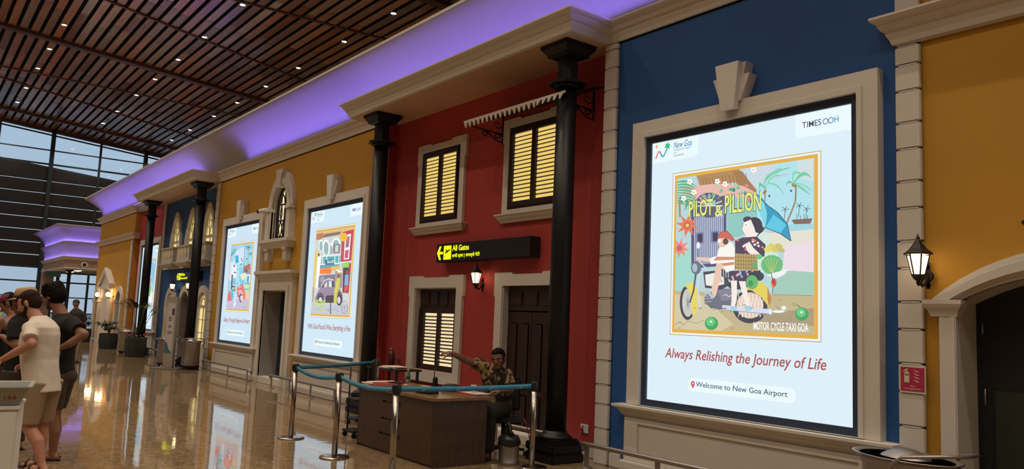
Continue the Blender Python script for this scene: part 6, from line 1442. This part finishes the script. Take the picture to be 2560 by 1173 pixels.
# person bending at the far left with yellow lanyard
RT = empty('person', (-11.17, .91, 0), RA, 'tan person with red bandana and yellow lanyard bending at the left edge', 'person')
hc = (.14, -.0, 1.60); HR = euler(radians(15), radians(-38))
def bd(mb):
    head_shape(mb, hc, HR); chain(mb, [((.17, 0, 1.52), .055), ((.22, 0, 1.43), .06)]); mb.ell((.22, .0, 1.35), (.14, .18, .12), 16, 10); chain(mb, [((.215, 0, 1.26), .115), ((.16, 0, .9), .105)])
    chain(mb, [((.17, -.18, 1.40), .052), ((.15, -.22, 1.16), .045), ((.08, -.20, 1.22), .034), ((.03, -.16, 1.28), .026)]); hand(mb, (.03, -.16, 1.28), (-.8, .1, .35), (0, -.3, .9), .6, .95, 1)
    chain(mb, [((.20, .18, 1.38), .05), ((.15, .22, 1.14), .043), ((-.05, .16, 1.16), .026)]); hand(mb, (-.05, .16, 1.16), (-1, 0, 0), (0, .2, 1), .5, .95, -1)
    for y in (-.09, .09): chain(mb, [((.14, y*.8, .84), .078), ((.10, y, .48), .06), ((.10, y, .08), .04)]); foot(mb, (.10, y, .08), (-1, 0))
blob('body', 'skinB', RT, bd, .009, 3); face_parts(RT, hc, HR)
blob('hair', 'hair', RT, lambda mb: hair_shape(mb, hc, HR, 1.0, .008), .009, 2, .004, 50)
blob('bandana', mat('bandana_red', (.17, .02, .04), .8), RT, lambda mb: mb.ell(Vector(hc)+HR @ Vector((.012, 0, .066)), (.098, .088, .062), 18, 12, HR), .009, 2)
blob('tank_top', 'teeb', RT, lambda mb: [mb.loft([(.15, 0, .86, .15, .165, 0), (.18, 0, 1.05, .148, .16, 0), (.21, 0, 1.25, .158, .168, 0), (.215, 0, 1.38, .14, .13, 0)])], .011, 4, .005, 11)
blob('trousers', 'shortb', RT, lambda mb: [mb.ell((.15, 0, .85), (.145, .16, .13), 18, 12)]+[mb.cyl((.14, y, .88), (.10, y, .50), .11, .085, 20).cyl((.10, y, .52), (.10, y, .09), .086, .07, 20) for y in (-.09, .09)], .011, 3)
MB().tube([(.13, -.075, 1.50), (.10, -.14, 1.40), (.07, -.16, 1.30), (.09, -.155, 1.22)], .011, 6).box(.07, .11, -.17, -.15, 1.16, 1.24).build('yellow_lanyard', mat('lime_lanyard', (.45, .50, .03), .6), RT)
sole(RT, (.10, -.09), (-1, 0)); sole(RT, (.10, .09), (-1, 0))

# seated guard, right arm stretched out and pointing
RT = empty('person', (-7.95, 5.95, 0), RA, 'seated guard in camouflage shirt pointing with a stretched arm', 'person')
hc = (-.004, -.06, 1.170); HR = euler(radians(74), radians(-6), radians(-7))
def bd(mb):
    head_shape(mb, hc, HR, s=1.05); chain(mb, [((.0, -.02, 1.10), .060), ((-.02, .03, 1.01), .066)])
    mb.ell((-.035, .05, .96), (.17, .12, .11), 18, 12, euler(0, radians(8))); chain(mb, [((-.03, .06, .90), .13), ((.02, .12, .60), .13)])
    chain(mb, [((-.185, .03, 1.065), .052), ((-.29, -.02, 1.105), .048), ((-.40, -.08, 1.145), .045)]); chain(mb, [((-.40, -.08, 1.145), .044), ((-.48, -.14, 1.185), .038), ((-.575, -.20, 1.225), .026)])
    hand(mb, (-.575, -.20, 1.225), (-1, -.15, .05), (0, -.35, 1), 1.0, 1.0, 1)
    chain(mb, [((.125, .05, .985), .052), ((.165, -.06, .80), .045)]); chain(mb, [((.165, -.06, .80), .044), ((.04, -.22, .80), .028)]); hand(mb, (.04, -.22, .80), (-.9, -.3, -.1), (0, -.1, 1), .4, 1.0, 1)
    for x in (-.08, .10): chain(mb, [((x, .10, .56), .09), ((x-.17, -.30, .54), .07), ((x-.17, -.32, .09), .045)]); foot(mb, (x-.17, -.32, .09), (-.3, -1))
blob('body', 'skinC', RT, bd, .006, 3); face_parts(RT, hc, HR, 1.05)
blob('hair', 'hair', RT, lambda mb: hair_shape(mb, hc, HR, 1.05, .008), .007, 2, .003, 60)
def sh(mb):
    mb.loft([(.02, .12, .56, .175, .145, 0), (.01, .10, .68, .165, .135, 0), (-.01, .07, .82, .170, .135, 0), (-.03, .05, .93, .185, .135, 0), (-.035, .045, 1.0, .185, .120, 0), (-.03, .04, 1.045, .135, .095, 0), (-.02, .03, 1.08, .075, .070, 0)]); mb.ell((.07, .05, .985), (.11, .09, .07), 14, 10)
    mb.cyl((-.14, .04, 1.05), (-.315, -.03, 1.112), .082, .074, 20); mb.ell((-.15, .04, 1.04), (.08, .08, .075), 14, 10); mb.cyl((.10, .05, 1.0), (.155, -.03, .86), .076, .076, 20); mb.ell((.11, .05, .99), (.075, .075, .07), 14, 10)
    mb.ell((-.07, -.01, 1.045), (.055, .05, .016), 10, 6, euler(0, radians(-20))); mb.ell((.035, -.01, 1.035), (.055, .05, .016), 10, 6, euler(0, radians(25)))
blob('camouflage_shirt', 'camo', RT, sh, .007, 3, .006, 13)
MB().add([(-.045, -.085, 1.03), (.015, -.085, 1.03), (-.012, -.092, .93)], [(0, 1, 2)]).build('undershirt', 'matte', RT)
blob('trousers', mat('camo_dark_cotton', (.018, .015, .010), .95), RT, lambda mb: [mb.ell((.02, .12, .56), (.17, .16, .11), 18, 12)]+[mb.cyl((x, .10, .56), (x-.17, -.30, .55), .105, .088, 20).ell((x-.17, -.31, .54), (.09, .09, .09)).cyl((x-.17, -.31, .55), (x-.17, -.32, .10), .084, .07, 20) for x in (-.08, .10)], .011, 3, .005, 12)
sole(RT, (-.25, -.32), (-.3, -1), 'shoe', 'plastic', .05); sole(RT, (-.07, -.32), (-.3, -1), 'shoe', 'plastic', .05)
o = MB().cyl((0, 0, 0), (-.085, -.02, -.03), .004, .003, 8).build('pen', 'white'); o.location = Vector((-7.95, 5.95, 0))+Matrix.Rotation(RA, 3, 'Z') @ Vector((-.655, -.22, 1.165)); o.rotation_euler = (0, 0, RA); tag(o, 'white pen between the pointing fingers of the guard', 'pen')
t = thing('guard_chair', (-7.95, 6.07, 0), RA, 'black chair under the seated guard behind the desk', 'chair')
MB().box(-.23, .23, -.20, .24, .40, .46).build('seat', 'matte', t, bevel=.02); MB().box(-.20, .20, .22, .26, .52, .92).build('backrest', 'matte', t, bevel=.02); MB().cyl((0, 0, .06), (0, 0, .40), .028).build('gas_column', 'plastic', t); MB().box(-.02, .02, .2, .27, .40, .6).build('back_strut', 'plastic', t)
for i in range(5): a = 2*pi*i/5; lg_ = MB().tube([(0, 0, .10), (.27*cos(a), .27*sin(a), .07)], [.026, .016]).build('leg', 'plastic', t); MB().cyl((.27*cos(a)-.015, .27*sin(a), .028), (.27*cos(a)+.015, .27*sin(a), .028), .028).build('caster', 'plastic', lg_)

# man with a cap walking away, far back
RT = empty('person', (-24.77, 3.95, 0), RA, 'distant man in dark tee, khaki trousers and cap walking away', 'person')
hc = (-.10, .0, 1.60); HR = euler(radians(-80))
def bd(mb):
    head_shape(mb, hc, HR); chain(mb, [((-.09, 0, 1.52), .06), ((-.07, 0, 1.42), .065)]); mb.ell((-.05, 0, 1.30), (.15, .10, .10), 16, 10); chain(mb, [((-.04, 0, 1.3), .13), ((-.03, 0, .95), .13)])
    for x, k_ in ((-.235, -1), (.165, 1)): chain(mb, [((x+.02*-k_, 0, 1.32), .045), ((x+.02*k_, .04, 1.08), .04), ((x, .10, .86), .028)]); hand(mb, (x, .10, .86), (0, .2, -1), (k_, 0, 0), .5, 1, k_)
    for x, y2 in ((-.12, .12), (.08, -.08)): chain(mb, [((x+.01, 0, .86), .10), ((x, y2*.5, .48), .065), ((x, y2, .09), .04)]); foot(mb, (x, y2, .09), (0, 1))
blob('body', 'skinB', RT, bd, .013, 3)
blob('tee_shirt', mat('charcoal_tee', (.028, .022, .018), .9), RT, lambda mb: [mb.loft([(-.03, 0, .82, .165, .13, 0), (-.035, 0, 1.05, .165, .13, 0), (-.04, 0, 1.25, .20, .14, 0), (-.05, 0, 1.36, .205, .13, 0), (-.06, 0, 1.42, .16, .10, 0), (-.08, 0, 1.48, .08, .075, 0)]), mb.cyl((-.20, 0, 1.36), (-.25, .02, 1.15), .072, .066, 16), mb.cyl((.12, 0, 1.36), (.18, .02, 1.15), .072, .066, 16)], .014, 4)
blob('trousers', 'khaki', RT, lambda mb: [mb.ell((-.02, 0, .85), (.165, .13, .12), 18, 12)]+[mb.cyl((x+.01, 0, .88), (x, y2*.5, .48), .105, .078, 18).cyl((x, y2*.5, .5), (x, y2, .07), .08, .062, 18) for x, y2 in ((-.12, .12), (.08, -.08))], .014, 3)
blob('cap', 'shortb', RT, lambda mb: [mb.ell(Vector(hc)+Vector((.0, .0, .055)), (.088, .105, .085), 16, 10), mb.ell(Vector(hc)+Vector((-.01, .12, .045)), (.06, .07, .012), 12, 6)], .012, 2)
sole(RT, (-.12, .12), (0, 1)); sole(RT, (.08, -.08), (0, 1))
finish_blobs()
